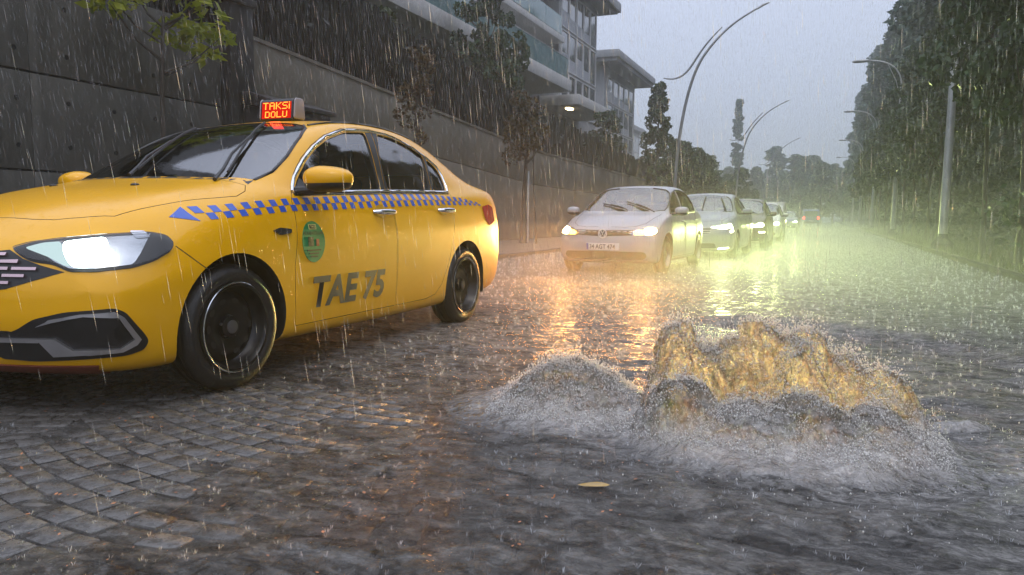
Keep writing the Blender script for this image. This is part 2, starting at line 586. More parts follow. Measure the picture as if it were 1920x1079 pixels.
simple('hub_metal', (.16, .16, .165), .35, metal=.8)
glass('car_glass', (.74, .79, .80), 3.4, .0, .05)
glass('side_glass', (.62, .66, .67), 3.2, .0, .04)
glass('lamp_glass', (.85, .88, .9), 1.5)
simple('lamp_reflector', (.55, .56, .58), .18, metal=.9)
simple('tail_lamp_red', (.45, .01, .015), .12, coat=1)
simple('navy_lettering', (.012, .014, .035), .45)
simple('checker_blue', (.03, .10, .48), .35, coat=.5)
simple('checker_pale', (.72, .66, .42), .35, coat=.5)
simple('sticker_green', (.012, .22, .07), .35, coat=.5, var=.15)
simple('sticker_black', (.01, .012, .01), .4)
simple('sticker_red', (.35, .05, .03), .4)
simple('plate_white', (.7, .7, .68), .35)
simple('plate_blue', (.02, .06, .35), .35)
emit('taxi_beam', (.80, 1.0, .95), 14)
emit('taxi_beam_soft', (.62, .80, .80), 1.1)
simple('grille_bar_metal', (.62, .45, .46), .2, metal=.9)
simple('lip_red_brown', (.16, .035, .02), .5, var=.3)
simple('smoke_plastic', (.03, .03, .032), .15, coat=1)
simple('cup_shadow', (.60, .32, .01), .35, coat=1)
simple('sticker_cream', (.75, .68, .25), .4)
simple('sign_housing', (.02, .02, .022), .3)
simple('sign_cap', (.32, .30, .32), .3)
emit('led_red_panel', (1.0, .012, .008), .75)
emit('led_yellow', (1.0, .42, .05), 2.2)
M_REDDARK = paint('dark_red_grey_paint', (.07, .035, .035))
simple('van_blue', (.06, .10, .28), .3, coat=1)
emit('brake_red', (1.0, .04, .03), 9)
simple('badge_silver', (.72, .73, .75), .3, metal=.25)
simple('badge_blue', (.05, .07, .12), .2, coat=1)
TAXI_SPEC = dict(hw=.9, cr=.70, tuck=.905, ns=4, nj=3,
  bow=[(0, .30), (.33, .30), (.6, .25), (1.0, .20), (1.45, .22), (1.9, .19), (2.3, .10), (2.8, 0), (3.3, -.04), (4.0, -.06), (4.3, -.07), (4.6, -.12)],
  nose=[(.15, .07), (.3, .03), (.42, .0), (.55, .0), (.62, .02), (.70, .05), (.80, .09)],
  tail=[(.2, -.10), (.4, -.02), (.55, 0), (.7, -.02), (.9, -.04), (1.1, -.02)],
  #     s     W    zb   belt   yr    zr    zt
  st=[(.300, .74, .25, .60,  .50, .665, .69),
      (.315, .795, .21, .64, .55, .705, .735),
      (.345, .825, .185, .675, .60, .742, .775),
      (.43, .858, .17, .725, .63, .80, .832),
      (.58, .880, .165, .785, .64, .862, .888),
      (.78, .890, .18, .845, .64, .910, .935),
      (.98, .895, .17, .89, .64, .952, .978),
      (1.16, .896, .17, .925, .645, .985, 1.006),
      (1.30, .896, .17, .95, .655, 1.012, 1.032),
      (1.42, .896, .17, .96, .66, 1.062, 1.085),
      (1.62, .896, .17, .968, .655, 1.165, 1.195),
      (1.87, .896, .17, .975, .64, 1.278, 1.315),
      (2.10, .896, .17, .98, .62, 1.362, 1.405),
      (2.32, .896, .17, .985, .60, 1.405, 1.455),
      (2.58, .896, .17, .99, .59, 1.425, 1.485),
      (2.85, .896, .17, .995, .585, 1.425, 1.492),
      (3.10, .895, .17, 1.0, .58, 1.405, 1.475),
      (3.35, .893, .18, 1.01, .58, 1.355, 1.43),
      (3.60, .89, .19, 1.02, .59, 1.275, 1.345),
      (3.82, .885, .20, 1.03, .60, 1.185, 1.245),
      (4.00, .875, .21, 1.04, .61, 1.12, 1.16),
      (4.18, .86, .22, 1.04, .61, 1.09, 1.118),
      (4.32, .83, .24, 1.02, .60, 1.07, 1.10),
      (4.40, .79, .27, .99, .57, 1.04, 1.07),
      (4.43, .74, .30, .95, .54, 1.00, 1.03)])
def _lift(z): return z+.052*min(1, max(0, (z-.70)/.25))+.022*min(1, max(0, (z-1.1)/.25))
TAXI_SPEC['st'] = [(a, W, zb, _lift(b), yr, _lift(zr), _lift(zt)) for a, W, zb, b, yr, zr, zt in TAXI_SPEC['st']]
TAXI_LOC = (-3.59, 2.08, 0); TAXI_RZ = rad(90)
def mirror_pts(poly): return [(x, -y) for x, y in reversed(poly)]
LEFT = ('h', rad(90)); DIAG = ('h', rad(45)); FRONT = ('h', 0.0)
def du(x, y): return .70710678*(x-y)          # u coordinate of the diagonal projection
def sx(poly): return [(x, z) for x, z in poly]  # left side: u = x

def text_mesh(txt, size=1.0, offset=.0, shear=0.0, extrude=0.0, align='LEFT', spacing=1.0):
    cu = bpy.data.curves.new('txt', 'FONT'); cu.body = txt; cu.size = size; cu.offset = offset; cu.shear = shear
    cu.extrude = extrude; cu.align_x = align; cu.resolution_u = 3; cu.space_character = spacing
    o = bpy.data.objects.new('txt', cu); sc, _ = bench(); sc.collection.objects.link(o)
    vl = sc.view_layers[0]; vl.update(); dg = vl.depsgraph; dg.update()
    me = bpy.data.meshes.new_from_object(o.evaluated_get(dg), depsgraph=dg)
    bpy.data.objects.remove(o); bpy.data.curves.remove(cu)
    return me

def decal_text(car, name, txt, x0, z0, w, h, mat, kind=LEFT, bold=.0, shear=0.0, off=.006, parent=None, flip=False):
    me = text_mesh(txt, 1.0, bold, shear)
    co = np.array([v.co[:] for v in me.vertices]); lo, hi = co.min(0), co.max(0)
    bm = bmesh.new(); bm.from_mesh(me)
    for v in bm.verts:
        u = (v.co.x-lo[0])/(hi[0]-lo[0]); q = (v.co.y-lo[1])/(hi[1]-lo[1])
        if flip: u = 1-u
        l, n = car.hit(kind, x0+u*w, z0+q*h)
        if l is not None: v.co = l+n*off
    bmesh.ops.recalc_face_normals(bm, faces=bm.faces)
    bm.to_mesh(me); bm.free()
    return link_mesh(name, me, mat, parent or car.root)

def box_bev(name, x0, x1, y0, y1, z0, z1, mat, parent, b=.02, seg=3):
    return link_mesh(name, bevel_mesh(MB().box(x0, x1, y0, y1, z0, z1).mesh(name), b, seg), mat, parent)

def ellipsoid(name, c, r, mat, parent, p=2.0, nu=24, nv=14, fn=None):
    V = []; F = []
    for i in range(nv+1):
        th = math.pi*i/nv
        for k in range(nu):
            ph = 2*math.pi*k/nu
            def sp(v): return math.copysign(abs(v)**(2/p), v)
            q = [sp(math.sin(th))*sp(math.cos(ph)), sp(math.sin(th))*sp(math.sin(ph)), sp(math.cos(th))]
            v = [c[0]+r[0]*q[0], c[1]+r[1]*q[1], c[2]+r[2]*q[2]]
            if fn: v = fn(v, q)
            V.append(v)
    for i in range(nv):
        for k in range(nu): F.append((i*nu+k, i*nu+(k+1) % nu, (i+1)*nu+(k+1) % nu, (i+1)*nu+k))
    mb = MB().add(V, F); me = mb.mesh(name, True, 70)
    bm = bmesh.new(); bm.from_mesh(me); bmesh.ops.remove_doubles(bm, verts=bm.verts, dist=1e-5); bm.to_mesh(me); bm.free()
    return link_mesh(name, me, mat, parent)

def spot(name, root, loc, aim, power, color, size=70, blend=.6, radius=.06):
    ld = bpy.data.lights.new(name, 'SPOT'); ld.energy = power; ld.color = color
    ld.spot_size = rad(size); ld.spot_blend = blend; ld.shadow_soft_size = radius
    # a reflector throws a near-parallel beam: it thins out slower than a bare bulb
    ld.use_nodes = True; nt = ld.node_tree; em = nt.nodes.get('Emission') or nt.nodes.new('ShaderNodeEmission')
    fo = nt.nodes.new('ShaderNodeLightFalloff'); fo.inputs['Strength'].default_value = 1.0; fo.inputs['Smooth'].default_value = .3
    nt.links.new(fo.outputs['Linear'], em.inputs['Strength'])
    o = bpy.data.objects.new(name, ld); COL.objects.link(o); o.parent = root; o.location = loc
    o.rotation_euler = (Vector(aim)-Vector(loc)).to_track_quat('-Z', 'Y').to_euler()
    return o

def seats(root, xf, xr, z0=.45, yo=.36, w=.48):
    sm = MATS['seat_fabric']
    for y in (-yo, yo):
        st = box_bev('front_seat', xf, xf+.50, y-w/2, y+w/2, z0, z0+.16, sm, root, .04)
        bk = MB().prism([(xf+.42, z0+.12), (xf+.56, z0+.12), (xf+.74, z0+.68), (xf+.63, z0+.70)], y-w/2+.02, y+w/2-.02, 'y').mesh('seat_back')
        link_mesh('seat_back', bevel_mesh(bk, .035, 2), sm, st)
        box_bev('headrest', xf+.66, xf+.76, y-.13, y+.13, z0+.72, z0+.90, sm, st, .04)
    rb = box_bev('rear_seat', xr, xr+.5, -.62, .62, z0, z0+.18, sm, root, .04)
    bk = MB().prism([(xr+.38, z0+.12), (xr+.52, z0+.12), (xr+.70, z0+.62), (xr+.60, z0+.64)], -.62, .62, 'y').mesh('seat_back')
    link_mesh('seat_back', bevel_mesh(bk, .035, 2), sm, rb)

def build_taxi():
    c = Car(TAXI_SPEC, 'taxi_car', TAXI_LOC, TAXI_RZ); R = c.root
    tag(R, 'yellow taxi sedan with blue checker stripe and lit red roof sign', 'taxi')
    Y = taxi_yellow; BP = MATS['black_plastic']; IN = MATS['interior_dark']; CH = MATS['chrome']
    # ---- outlines (x, z) of the left side, found on the photograph
    fw = [(1.465, 1.022), (1.545, 1.091), (1.69, 1.200), (1.825, 1.285), (1.99, 1.362), (2.22, 1.428), (2.47, 1.452), (2.435, 1.318), (2.40, 1.17), (2.378, 1.052)]
    rw = [(2.635, 1.458), (2.84, 1.446), (3.06, 1.402), (3.215, 1.345), (3.16, 1.21), (3.105, 1.074), (2.472, 1.055), (2.492, 1.19), (2.54, 1.32)]
    qw = [(3.255, 1.325), (3.355, 1.262), (3.375, 1.20), (3.36, 1.12), (3.335, 1.082), (3.14, 1.076), (3.19, 1.20)]
    ws_half = [(1.085, 0), (1.10, -.3), (1.15, -.52), (1.255, -.695), (1.40, -.698), (1.58, -.662), (1.78, -.60), (1.92, -.535), (1.985, -.47), (2.02, -.38), (2.055, -.2), (2.065, 0)]
    ws = ws_half+[(x, -y) for x, y in ws_half[-2:0:-1]]
    rear_half = [(3.32, 0), (3.30, -.3), (3.30, -.50), (3.42, -.545), (3.75, -.56), (3.93, -.55), (3.985, -.3), (3.99, 0)]
    rw_top = rear_half+[(x, -y) for x, y in rear_half[-2:0:-1]]
    hood_half = [(.10, 0), (.235, -.12), (.259, -.308), (.287, -.407), (.347, -.505), (.431, -.614), (.636, -.675), (.901, -.748), (1.03, -.778), (1.11, -.762), (1.165, -.716), (1.14, -.62), (1.08, -.45), (1.045, -.2), (1.035, 0)]
    hood = hood_half+[(x, -y) for x, y in hood_half[-2:0:-1]]
    fdoor = [(1.41, 1.0), (1.378, .96), (1.371, .818), (1.335, .60), (1.343, .40), (1.358, .262), (2.415, .266), (2.423, .54), (2.42, .83), (2.412, 1.05),
             (2.452, 1.20), (2.552, 1.487), (2.40, 1.480), (2.20, 1.452), (1.975, 1.388), (1.80, 1.305), (1.66, 1.218), (1.53, 1.118)]
    rdoor = [(2.424, .266), (2.86, .268), (3.0, .29), (3.10, .36), (3.21, .53), (3.295, .76), (3.35, .97), (3.385, 1.08), (3.405, 1.20), (3.375, 1.29), (3.25, 1.365),
             (3.10, 1.420), (2.88, 1.470), (2.561, 1.489), (2.461, 1.20), (2.421, 1.05), (2.429, .83), (2.432, .54)]
    def shrink(p, d):
        cx = sum(a for a, _ in p)/len(p); cz = sum(b for _, b in p)/len(p)
        n = len(p); out = []
        for i in range(n):
            a, b, e = Vector(p[i-1]), Vector(p[i]), Vector(p[(i+1) % n])
            t = (e-a).normalized(); nn = Vector((-t.y, t.x))
            if nn.dot(Vector((cx, cz))-b) < 0: nn = -nn
            q = b+nn*d; out.append((q.x, q.y))
        return out
    om = c.outer_me; om.materials.append(Y)
    cav = c.cavity(1.28, 3.85); cav.materials.append(IN)
    ops = [('DIFFERENCE', cav)]
    for x in (.9, 3.54):
        for sg in (-1, 1): ops.append(('DIFFERENCE', cyl_mesh(x, sg*.60, sg*1.2, .32, .37 if x < 2 else .365, IN, 56)))
    for w in (fw, rw, qw):
        for sg in (-1, 1): ops.append(('DIFFERENCE', prism_mesh(round_poly(w, .03, 3), sg*.40, sg*1.2, 'y', BP)))
    ops.append(('DIFFERENCE', prism_mesh(ws, .98, 2.0, 'z', BP)))
    ops.append(('DIFFERENCE', prism_mesh(rw_top, 1.05, 2.0, 'z', Y)))
    whole = boolean(om, ops)
    # ---- separate hood and doors with real shut lines
    hd = boolean(whole, [('INTERSECT', prism_mesh(shrink(hood, .004), .55, 2.0, 'z', IN))])
    cuts = [('DIFFERENCE', prism_mesh(hood, .55, 2.0, 'z', IN))]
    doors = []
    for sg in (-1, 1):
        for nm, p in (('front_door', fdoor), ('rear_door', rdoor)):
            doors.append((nm, sg, boolean(whole, [('INTERSECT', prism_mesh(shrink(p, .0035), sg*.45, sg*1.2, 'y', IN))])))
            cuts.append(('DIFFERENCE', prism_mesh(p, sg*.45, sg*1.2, 'y', IN)))
    body = boolean(whole, cuts)
    link_mesh('body', smooth_me(body), None, R)
    link_mesh('hood', smooth_me(hd), None, R)
    dobj = {}
    for nm, sg, m in doors: dobj[nm, sg] = link_mesh(nm, smooth_me(m), None, R)
    # ---- glass
    sg_ = MATS['side_glass']
    for sgn in (-1, 1):
        mir = sgn > 0
        c.patch('window', round_poly(fw, .03, 3), LEFT, sg_, .07, -.010, .004, dobj['front_door', sgn], mirror=mir)
        c.patch('window', round_poly(rw, .03, 3), LEFT, sg_, .07, -.010, .004, dobj['rear_door', sgn], mirror=mir)
        c.patch('quarter_window', round_poly(qw, .03, 3), LEFT, sg_, .07, -.010, .004, dobj['rear_door', sgn], mirror=mir)
        # black B-pillar cover and quarter divider
        c.patch('pillar_cover', [(2.475, 1.452), (2.556, 1.458), (2.47, 1.2), (2.428, 1.058), (2.382, 1.055), (2.405, 1.17), (2.44, 1.318)], LEFT, BP, .06, .003, .006, dobj['front_door', sgn], mirror=mir)
        c.patch('pillar_cover', [(2.564, 1.458), (2.63, 1.458), (2.535, 1.32), (2.488, 1.19), (2.468, 1.058), (2.436, 1.058), (2.478, 1.2)], LEFT, BP, .06, .003, .006, dobj['rear_door', sgn], mirror=mir)
        c.patch('pillar_cover', [(3.218, 1.342), (3.25, 1.326), (3.187, 1.20), (3.137, 1.078), (3.108, 1.076), (3.163, 1.21)], LEFT, BP, .06, .003, .006, dobj['rear_door', sgn], mirror=mir)
    dlo = [(1.43, 1.012), (1.52, 1.098), (1.675, 1.212), (1.815, 1.298), (1.98, 1.376), (2.21, 1.441), (2.50, 1.468), (2.75, 1.468), (2.93, 1.44), (3.10, 1.398), (3.27, 1.332), (3.37, 1.272), (3.392, 1.20), (3.378, 1.11), (3.35, 1.072)]
    c.line('window_trim', dlo, LEFT, CH, .011, .002, .04, both=True)
    c.line('window_trim', [(1.43, 1.008), (1.9, 1.026), (2.4, 1.046), (2.9, 1.061), (3.355, 1.070)], LEFT, CH, .010, .003, .05, both=True)
    c.line('window_seal', [(1.43, .994), (1.9, 1.012), (2.4, 1.032), (2.9, 1.047), (3.35, 1.057)], LEFT, BP, .008, .0, .05, both=True)
    c.patch('windscreen', ws, 'top', MATS['car_glass'], .07, -.004, .004)
    c.patch('rear_windscreen', rw_top, 'top', MATS['car_glass'], .09, -.004, .004)
    c.line('windscreen_seal', ws_half[3:9], 'top', BP, .010, -.002, .04, both=True)
    c.patch('cowl', [(1.046, 0), (1.056, -.2), (1.09, -.45), (1.15, -.62), (1.18, -.715), (1.255, -.695), (1.15, -.52), (1.10, -.3), (1.085, 0), (1.10, .3), (1.15, .52), (1.255, .695), (1.18, .715), (1.15, .62), (1.09, .45), (1.056, .2)], 'top', BP, .06, .0, .01)
    c.line('roof_moulding', [(1.99, -.500), (2.15, -.520), (2.45, -.532), (2.9, -.535), (3.2, -.535)], 'top', BP, .009, .002, .05, both=True)
    # ---- wheels and arches
    wm = (MATS['tyre_rubber'], MATS['steel_rim'], MATS['hub_metal'])
    for x in (.9, 3.54):
        for sgn in (-1, 1):
            wheel(R, x, sgn*.775, .317, sgn, .205, .222, rad(-3) if x < 2 else 0, mats=wm)
            MB().tube([(x+.226*math.cos(a), sgn*.876, .317+.226*math.sin(a)) for a in np.linspace(0, 2*math.pi, 49)], .0045, 6).obj('rim_glint', CH, R, True)  # bright ring added to carry the glint of light round the rim
            a0 = MB(); V = []; n = 30
            for k in range(n+1):
                an = -.25+(math.pi+.5)*k/n
                for y in (.50, .868): V.append((x+.360*math.cos(an), sgn*y, .32+.360*math.sin(an)))
            a0.add(V, [(2*k, 2*k+1, 2*k+3, 2*k+2) for k in range(n)]).obj('arch_liner', BP, R, True)
    # ---- front end
    hl = [(0.125, -0.361, 0.729), (0.168, -0.428, 0.754), (0.236, -0.537, 0.771), (0.348, -0.659, 0.787), (0.49, -0.752, 0.797), (0.546, -0.799, 0.782), (0.562, -0.828, 0.745), (0.529, -0.839, 0.711), (0.445, -0.831, 0.671), (0.352, -0.807, 0.645), (0.234, -0.724, 0.631), (0.177, -0.637, 0.632), (0.159, -0.567, 0.662), (0.127, -0.481, 0.673), (0.122, -0.428, 0.692)]
    hp = [(du(x, y), z) for x, y, z in hl]
    for mir in (False, True):
        h = c.patch('headlight', round_poly(hp, .02, 3), DIAG, BP, .05, .004, .015, mirror=mir)
        inner = shrink(hp, .013)
        c.patch('reflector', round_poly(inner[1:5]+[(.885, .79), (.845, .70)]+inner[9:13], .015, 3), DIAG, MATS['lamp_reflector'], .04, .007, .006, h, mirror=mir)
        beam = [(.545, .752), (.62, .762), (.712, .772), (.724, .730), (.722, .668), (.66, .648), (.585, .650), (.555, .70)]
        c.patch('lit_bulb', round_poly(beam, .03, 4), DIAG, MATS['taxi_beam'], .03, .011, .004, h, mirror=mir)
        drl = [(.400, .728), (.47, .748), (.54, .754), (.555, .70), (.59, .652), (.56, .655), (.50, .690)]
        c.patch('side_reflector', round_poly(drl, .015, 3), DIAG, MATS['taxi_beam_soft'], .03, .010, .004, h, mirror=mir)
        c.patch('indicator', round_poly([(.80, .80), (.86, .80), (.885, .77), (.83, .765)], .01, 3), DIAG, MATS['lamp_reflector'], .03, .010, .004, h, mirror=mir)
        c.patch('lens', round_poly(shrink(hp, .006), .02, 3), DIAG, MATS['lamp_glass'], .05, .018, .004, h, mirror=mir)
        # fog lamp recess
        fp = [(du(x, y), z) for x, y, z in [(0.078, -0.429, 0.384), (0.095, -0.507, 0.432), (0.148, -0.632, 0.464), (0.257, -0.797, 0.479), (0.292, -0.818, 0.46), (0.37, -0.835, 0.358), (0.394, -0.835, 0.322), (0.377, -0.824, 0.285), (0.318, -0.794, 0.266), (0.13, -0.478, 0.247), (0.08, -0.314, 0.255), (0.061, -0.33, 0.358)]]
        fg = c.patch('fog_lamp_surround', round_poly(fp, .03, 4), DIAG, BP, .03, .005, .012, mirror=mir)
        ch = [(0.106, -0.523, 0.404), (0.125, -0.58, 0.432), (0.177, -0.69, 0.455), (0.257, -0.797, 0.463), (0.286, -0.814, 0.438), (0.354, -0.827, 0.336), (0.341, -0.818, 0.314), (0.295, -0.789, 0.288), (0.154, -0.562, 0.273), (0.115, -0.513, 0.352), (0.143, -0.583, 0.352), (0.182, -0.641, 0.302), (0.285, -0.787, 0.303), (0.328, -0.818, 0.339), (0.268, -0.804, 0.437), (0.186, -0.709, 0.446), (0.13, -0.589, 0.423)]
        c.patch('chrome_trim', [(du(x, y), z) for x, y, z in ch], DIAG, MATS['dull_metal'], .02, .020, .018, fg, mirror=mir)
        c.patch('fog_lamp', round_poly([(.74, .39), (.77, .41), (.80, .39), (.80, .345), (.77, .33), (.74, .345)], .015, 4), DIAG, MATS['lamp_glass'], .03, .006, .004, fg, mirror=mir)
        # bumper to fender seam
        c.line('bumper_seam', [(du(.556, -.842), .735), (du(.60, -.858), .70), (du(.712, -.886), .615)], DIAG, MATS['black_rubber'], .003, -.001, .02).scale.y = -1 if mir else 1
    gp = [(-.36, .722), (-.30, .716), (0, .70), (.30, .716), (.36, .722), (.44, .685), (.52, .660), (.62, .632), (.40, .56), (.2, .535), (0, .53), (-.2, .535), (-.40, .56), (-.62, .632), (-.52, .660), (-.44, .685)]
    g = c.patch('grille', gp, FRONT, BP, .06, .003, .01)
    for k, z in enumerate((.700, .672, .643, .614, .585, .557)):
        w = interp([(.54, .33), (.60, .46), (.64, .54), (.68, .42), (.72, .33)], z)
        m = 9
        for q in range(m):
            y0 = -w+2*w*q/m; y1 = y0+2*w/m*.86
            c.patch('grille_bar', [(y0, z-.006), (y1, z-.006), (y1, z+.006), (y0, z+.006)], FRONT, MATS['grille_bar_metal'], .05, .014, .012, g)
    c.patch('lower_grille', round_poly([(-.42, .38), (.42, .38), (.44, .26), (-.44, .26)], .03, 3), FRONT, BP, .06, .002, .01)
    c.patch('lower_trim', round_poly([(-.52, .352), (.52, .352), (.52, .334), (-.52, .334)], .006, 2), FRONT, MATS['dull_metal'], .06, .016, .012)
    pl = c.patch('number_plate', [(-.26, .455), (.26, .455), (.26, .345), (-.26, .345)], FRONT, MATS['plate_white'], .06, .012, .012)
    c.patch('under_lip', [(-.70, .225), (.70, .225), (.66, .178), (-.66, .178)], FRONT, MATS['lip_red_brown'], .025, .008, .014)
    # bonnet washer jet, side repeater, handles
    for y in (-.30, .30):
        l, n = c.hit('top', .825, y); ellipsoid('washer_jet', l, (.022, .02, .010), BP, R, 2.4, 14, 8)
    for sgn in (-1, 1):
        mir = sgn > 0
        c.patch('side_repeater', round_poly([(1.172, .797), (1.225, .812), (1.318, .803), (1.312, .782), (1.222, .772)], .012, 3), LEFT, MATS['smoke_plastic'], .03, .010, .012, mirror=mir)
        for nm, x0, x1, z in (('front_door', 2.155, 2.415, .905), ('rear_door', 3.055, 3.305, .925)):
            xm = (x0+x1)/2
            cup = c.patch('handle_cup', [(xm-.02+.075*math.cos(a), z+.006+.042*math.sin(a)) for a in np.linspace(0, 2*math.pi, 20)[:-1]], LEFT, MATS['cup_shadow'], .03, .0025, .003, dobj[nm, sgn], mirror=mir)
            P = []
            for t in np.linspace(0, 1, 13):
                x = x0+.01+(x1-x0-.02)*t; l, n = c.hit(LEFT, x, z)
                arch = .036*min(1, 3.2*math.sin(math.pi*t))+.004
                P.append((x, (l.y-arch)*(-1 if mir else 1), z))
            hb = MB().tube(P, [.011+.008*math.sin(math.pi*t) for t in np.linspace(0, 1, 13)], 10)
            hb.v = [(x, y, z+(zz-z)*1.15) for (x, y, zz) in hb.v]
            hb.obj('handle', CH, dobj[nm, sgn], True, 60)
        # mirror
        mh = empty('door_mirror', (1.50, sgn*1.0, 1.075), 0, R)
        def shp(v, q):
            x, y, z = v
            # tapers outward, front shell rounded, rear cut flat
            t = (y*sgn+.13)/.26
            z *= 1.0-.28*max(0, t-.35)
            x += .05*max(0, t)
            if x > .05: x = .05+(x-.05)*.25
            return (x, y, z)
        ellipsoid('mirror_shell', (0, 0, .012), (.115, .135, .072), taxi_yellow, mh, 2.5, 32, 18, shp)
        ellipsoid('mirror_base', (.0, 0, -.012), (.110, .130, .058), BP, mh, 2.5, 32, 18, shp)
        ar = MB().tube([(-.02, -sgn*.20, -.06), (-.01, -sgn*.12, -.055), (0, 0, -.045)], [.03, .028, .03], 10); ar.obj('mirror_arm', BP, mh, True)
        MB().prism([(.058, -.05), (.058, .06), (.062, .06), (.062, -.05)], -.1, .1, 'y').obj('mirror_glass', CH, mh)
        c.patch('mirror_triangle', [(1.42, 1.005), (1.465, 1.018), (1.56, 1.095), (1.60, 1.05), (1.60, 1.015)], LEFT, BP, .04, .003, .008, dobj['front_door', sgn], mirror=mir)
        # tail lamp
        c.patch('tail_light', round_poly([(3.90, .965), (4.06, .985), (4.16, .96), (4.16, .84), (4.02, .80), (3.93, .86)], .02, 3), LEFT, MATS['tail_lamp_red'], .05, .004, .01, mirror=mir)
        # checker band, arrow
        up = [(.70, .916), (.857, .926), (1.087, .951), (1.366, .974), (1.578, .985), (2.256, 1.022), (3.011, 1.046), (3.50, 1.032), (3.86, .995)]
        lo = [(.70, .848), (.828, .856), (1.077, .878), (1.36, .900), (1.557, .905), (2.212, .932), (2.948, .958), (3.50, .968), (3.86, .972)]
        def U(x): return interp(up, x)
        def Lo(x): return interp(lo, x)
        x = .745; k = 0
        if not mir or True:
            a = c.patch('checker_arrow', [(.612, .866), (.70, .915), (.735, .848)], LEFT, MATS['checker_blue'], .04, .0025, .002, mirror=mir)
            while x < 3.80:
                w = .0475
                for row in (0, 1):
                    xa = x+(w if row == 0 else 0)-.0
                    f0, f1 = ((0.03, .49) if row == 0 else (.51, .97))
                    q = []
                    for xx, f in ((xa, f0), (xa+w*.94, f0), (xa+w*.94, f1), (xa, f1)):
                        xs = xx-.018*f
                        q.append((xs, Lo(xs)+(U(xs)-Lo(xs))*f))
                    c.patch('checker_square', q, LEFT, MATS['checker_blue'], .06, .0025, .002, mirror=mir, smooth=True)
                x += 2*w
        # oval sticker
        ov = c.patch('oval_sticker', [(1.505+.103*math.cos(a), .730+.117*math.sin(a)) for a in np.linspace(0, 2*math.pi, 33)[:-1]], LEFT, MATS['sticker_green'], .05, .003, .002, mirror=mir)
        if not mir:
            def rect(x0, x1, z0, z1, m, nm, off=.005): return c.patch(nm, [(x0, z0), (x1, z0), (x1, z1), (x0, z1)], LEFT, m, .05, off, .002, ov)
            rect(1.470, 1.535, .800, .828, MATS['sticker_cream'], 'printed_badge', .005)
            rect(1.475, 1.530, .803, .825, MATS['sticker_black'], 'printed_badge', .0065)
            decal_text(c, 'lettering', 'TAKSI', 1.482, .808, .042, .013, MATS['sticker_cream'], off=.0085, parent=ov)
            decal_text(c, 'lettering', 'AS KARAYOLLARI', 1.412, .770, .178, .018, MATS['sticker_black'], bold=.015, off=.0055, parent=ov)
            rect(1.452, 1.500, .705, .757, MATS['sticker_black'], 'printed_square')
            rect(1.525, 1.550, .705, .745, MATS['sticker_red'], 'printed_figure')
            for z, w in ((.682, .062), (.664, .045), (.646, .032)):
                rect(1.503-w, 1.503+w, z-.004, z+.004, MATS['sticker_black'], 'printed_line')
        # taxi number
        if not mir: decal_text(c, 'lettering', 'TAE 75', 1.495, .345, .775, .185, MATS['navy_lettering'], bold=.035, shear=.18, off=.003)
        else:
            t = decal_text(c, 'lettering', 'TAE 75', 1.495, .345, .775, .185, MATS['navy_lettering'], bold=.035, shear=.18, off=.003, flip=True); t.scale.y = -1
    # wipers standing on the glass
    def on_ws(x, y, off):
        l, n = c.hit('top', x, y); return l+n*off
    for arm, bl0, bl1 in ((((1.075, .02), (1.30, .12)), (1.16, .05), (1.86, .30)), (((1.085, -.58), (1.38, -.44)), (1.22, -.55), (1.93, -.21))):
        a, b = arm
        P = [on_ws(*a, .012), on_ws(a[0]*.5+b[0]*.5, a[1]*.5+b[1]*.5, .022), on_ws(*b, .030), on_ws(bl0[0]*.45+bl1[0]*.55, bl0[1]*.45+bl1[1]*.55, .022)]
        wa = MB().tube(P, [.011, .009, .008, .007], 8).obj('wiper_arm', BP, R, True)
        Q = [on_ws(bl0[0]+(bl1[0]-bl0[0])*t, bl0[1]+(bl1[1]-bl0[1])*t, .016) for t in np.linspace(0, 1, 9)]
        MB().tube(Q, .008, 6).obj('wiper_blade', MATS['black_rubber'], wa, True)
    # interior
    seats(R, 1.78, 2.75)
    box_bev('dashboard', 1.22, 1.62, -.66, .66, .72, .985, IN, R, .05)
    sw = MB(); sw.tube([(1.70+.05*math.sin(a), -.36+.18*math.cos(a), .92+.17*math.sin(a)) for a in np.linspace(0, 2*math.pi, 25)], .015, 8)
    sw.obj('steering_wheel', BP, R, True)
    box_bev('rear_view_mirror', 1.86, 1.88, -.11, .11, 1.33, 1.39, BP, R, .01)
    # headlight beams
    for sgn in (-1, 1): spot('headlight_beam', R, (.10, sgn*.62, .70), (-6, sgn*.75, .15), 25, (.85, 1, .97), 60)
    return c

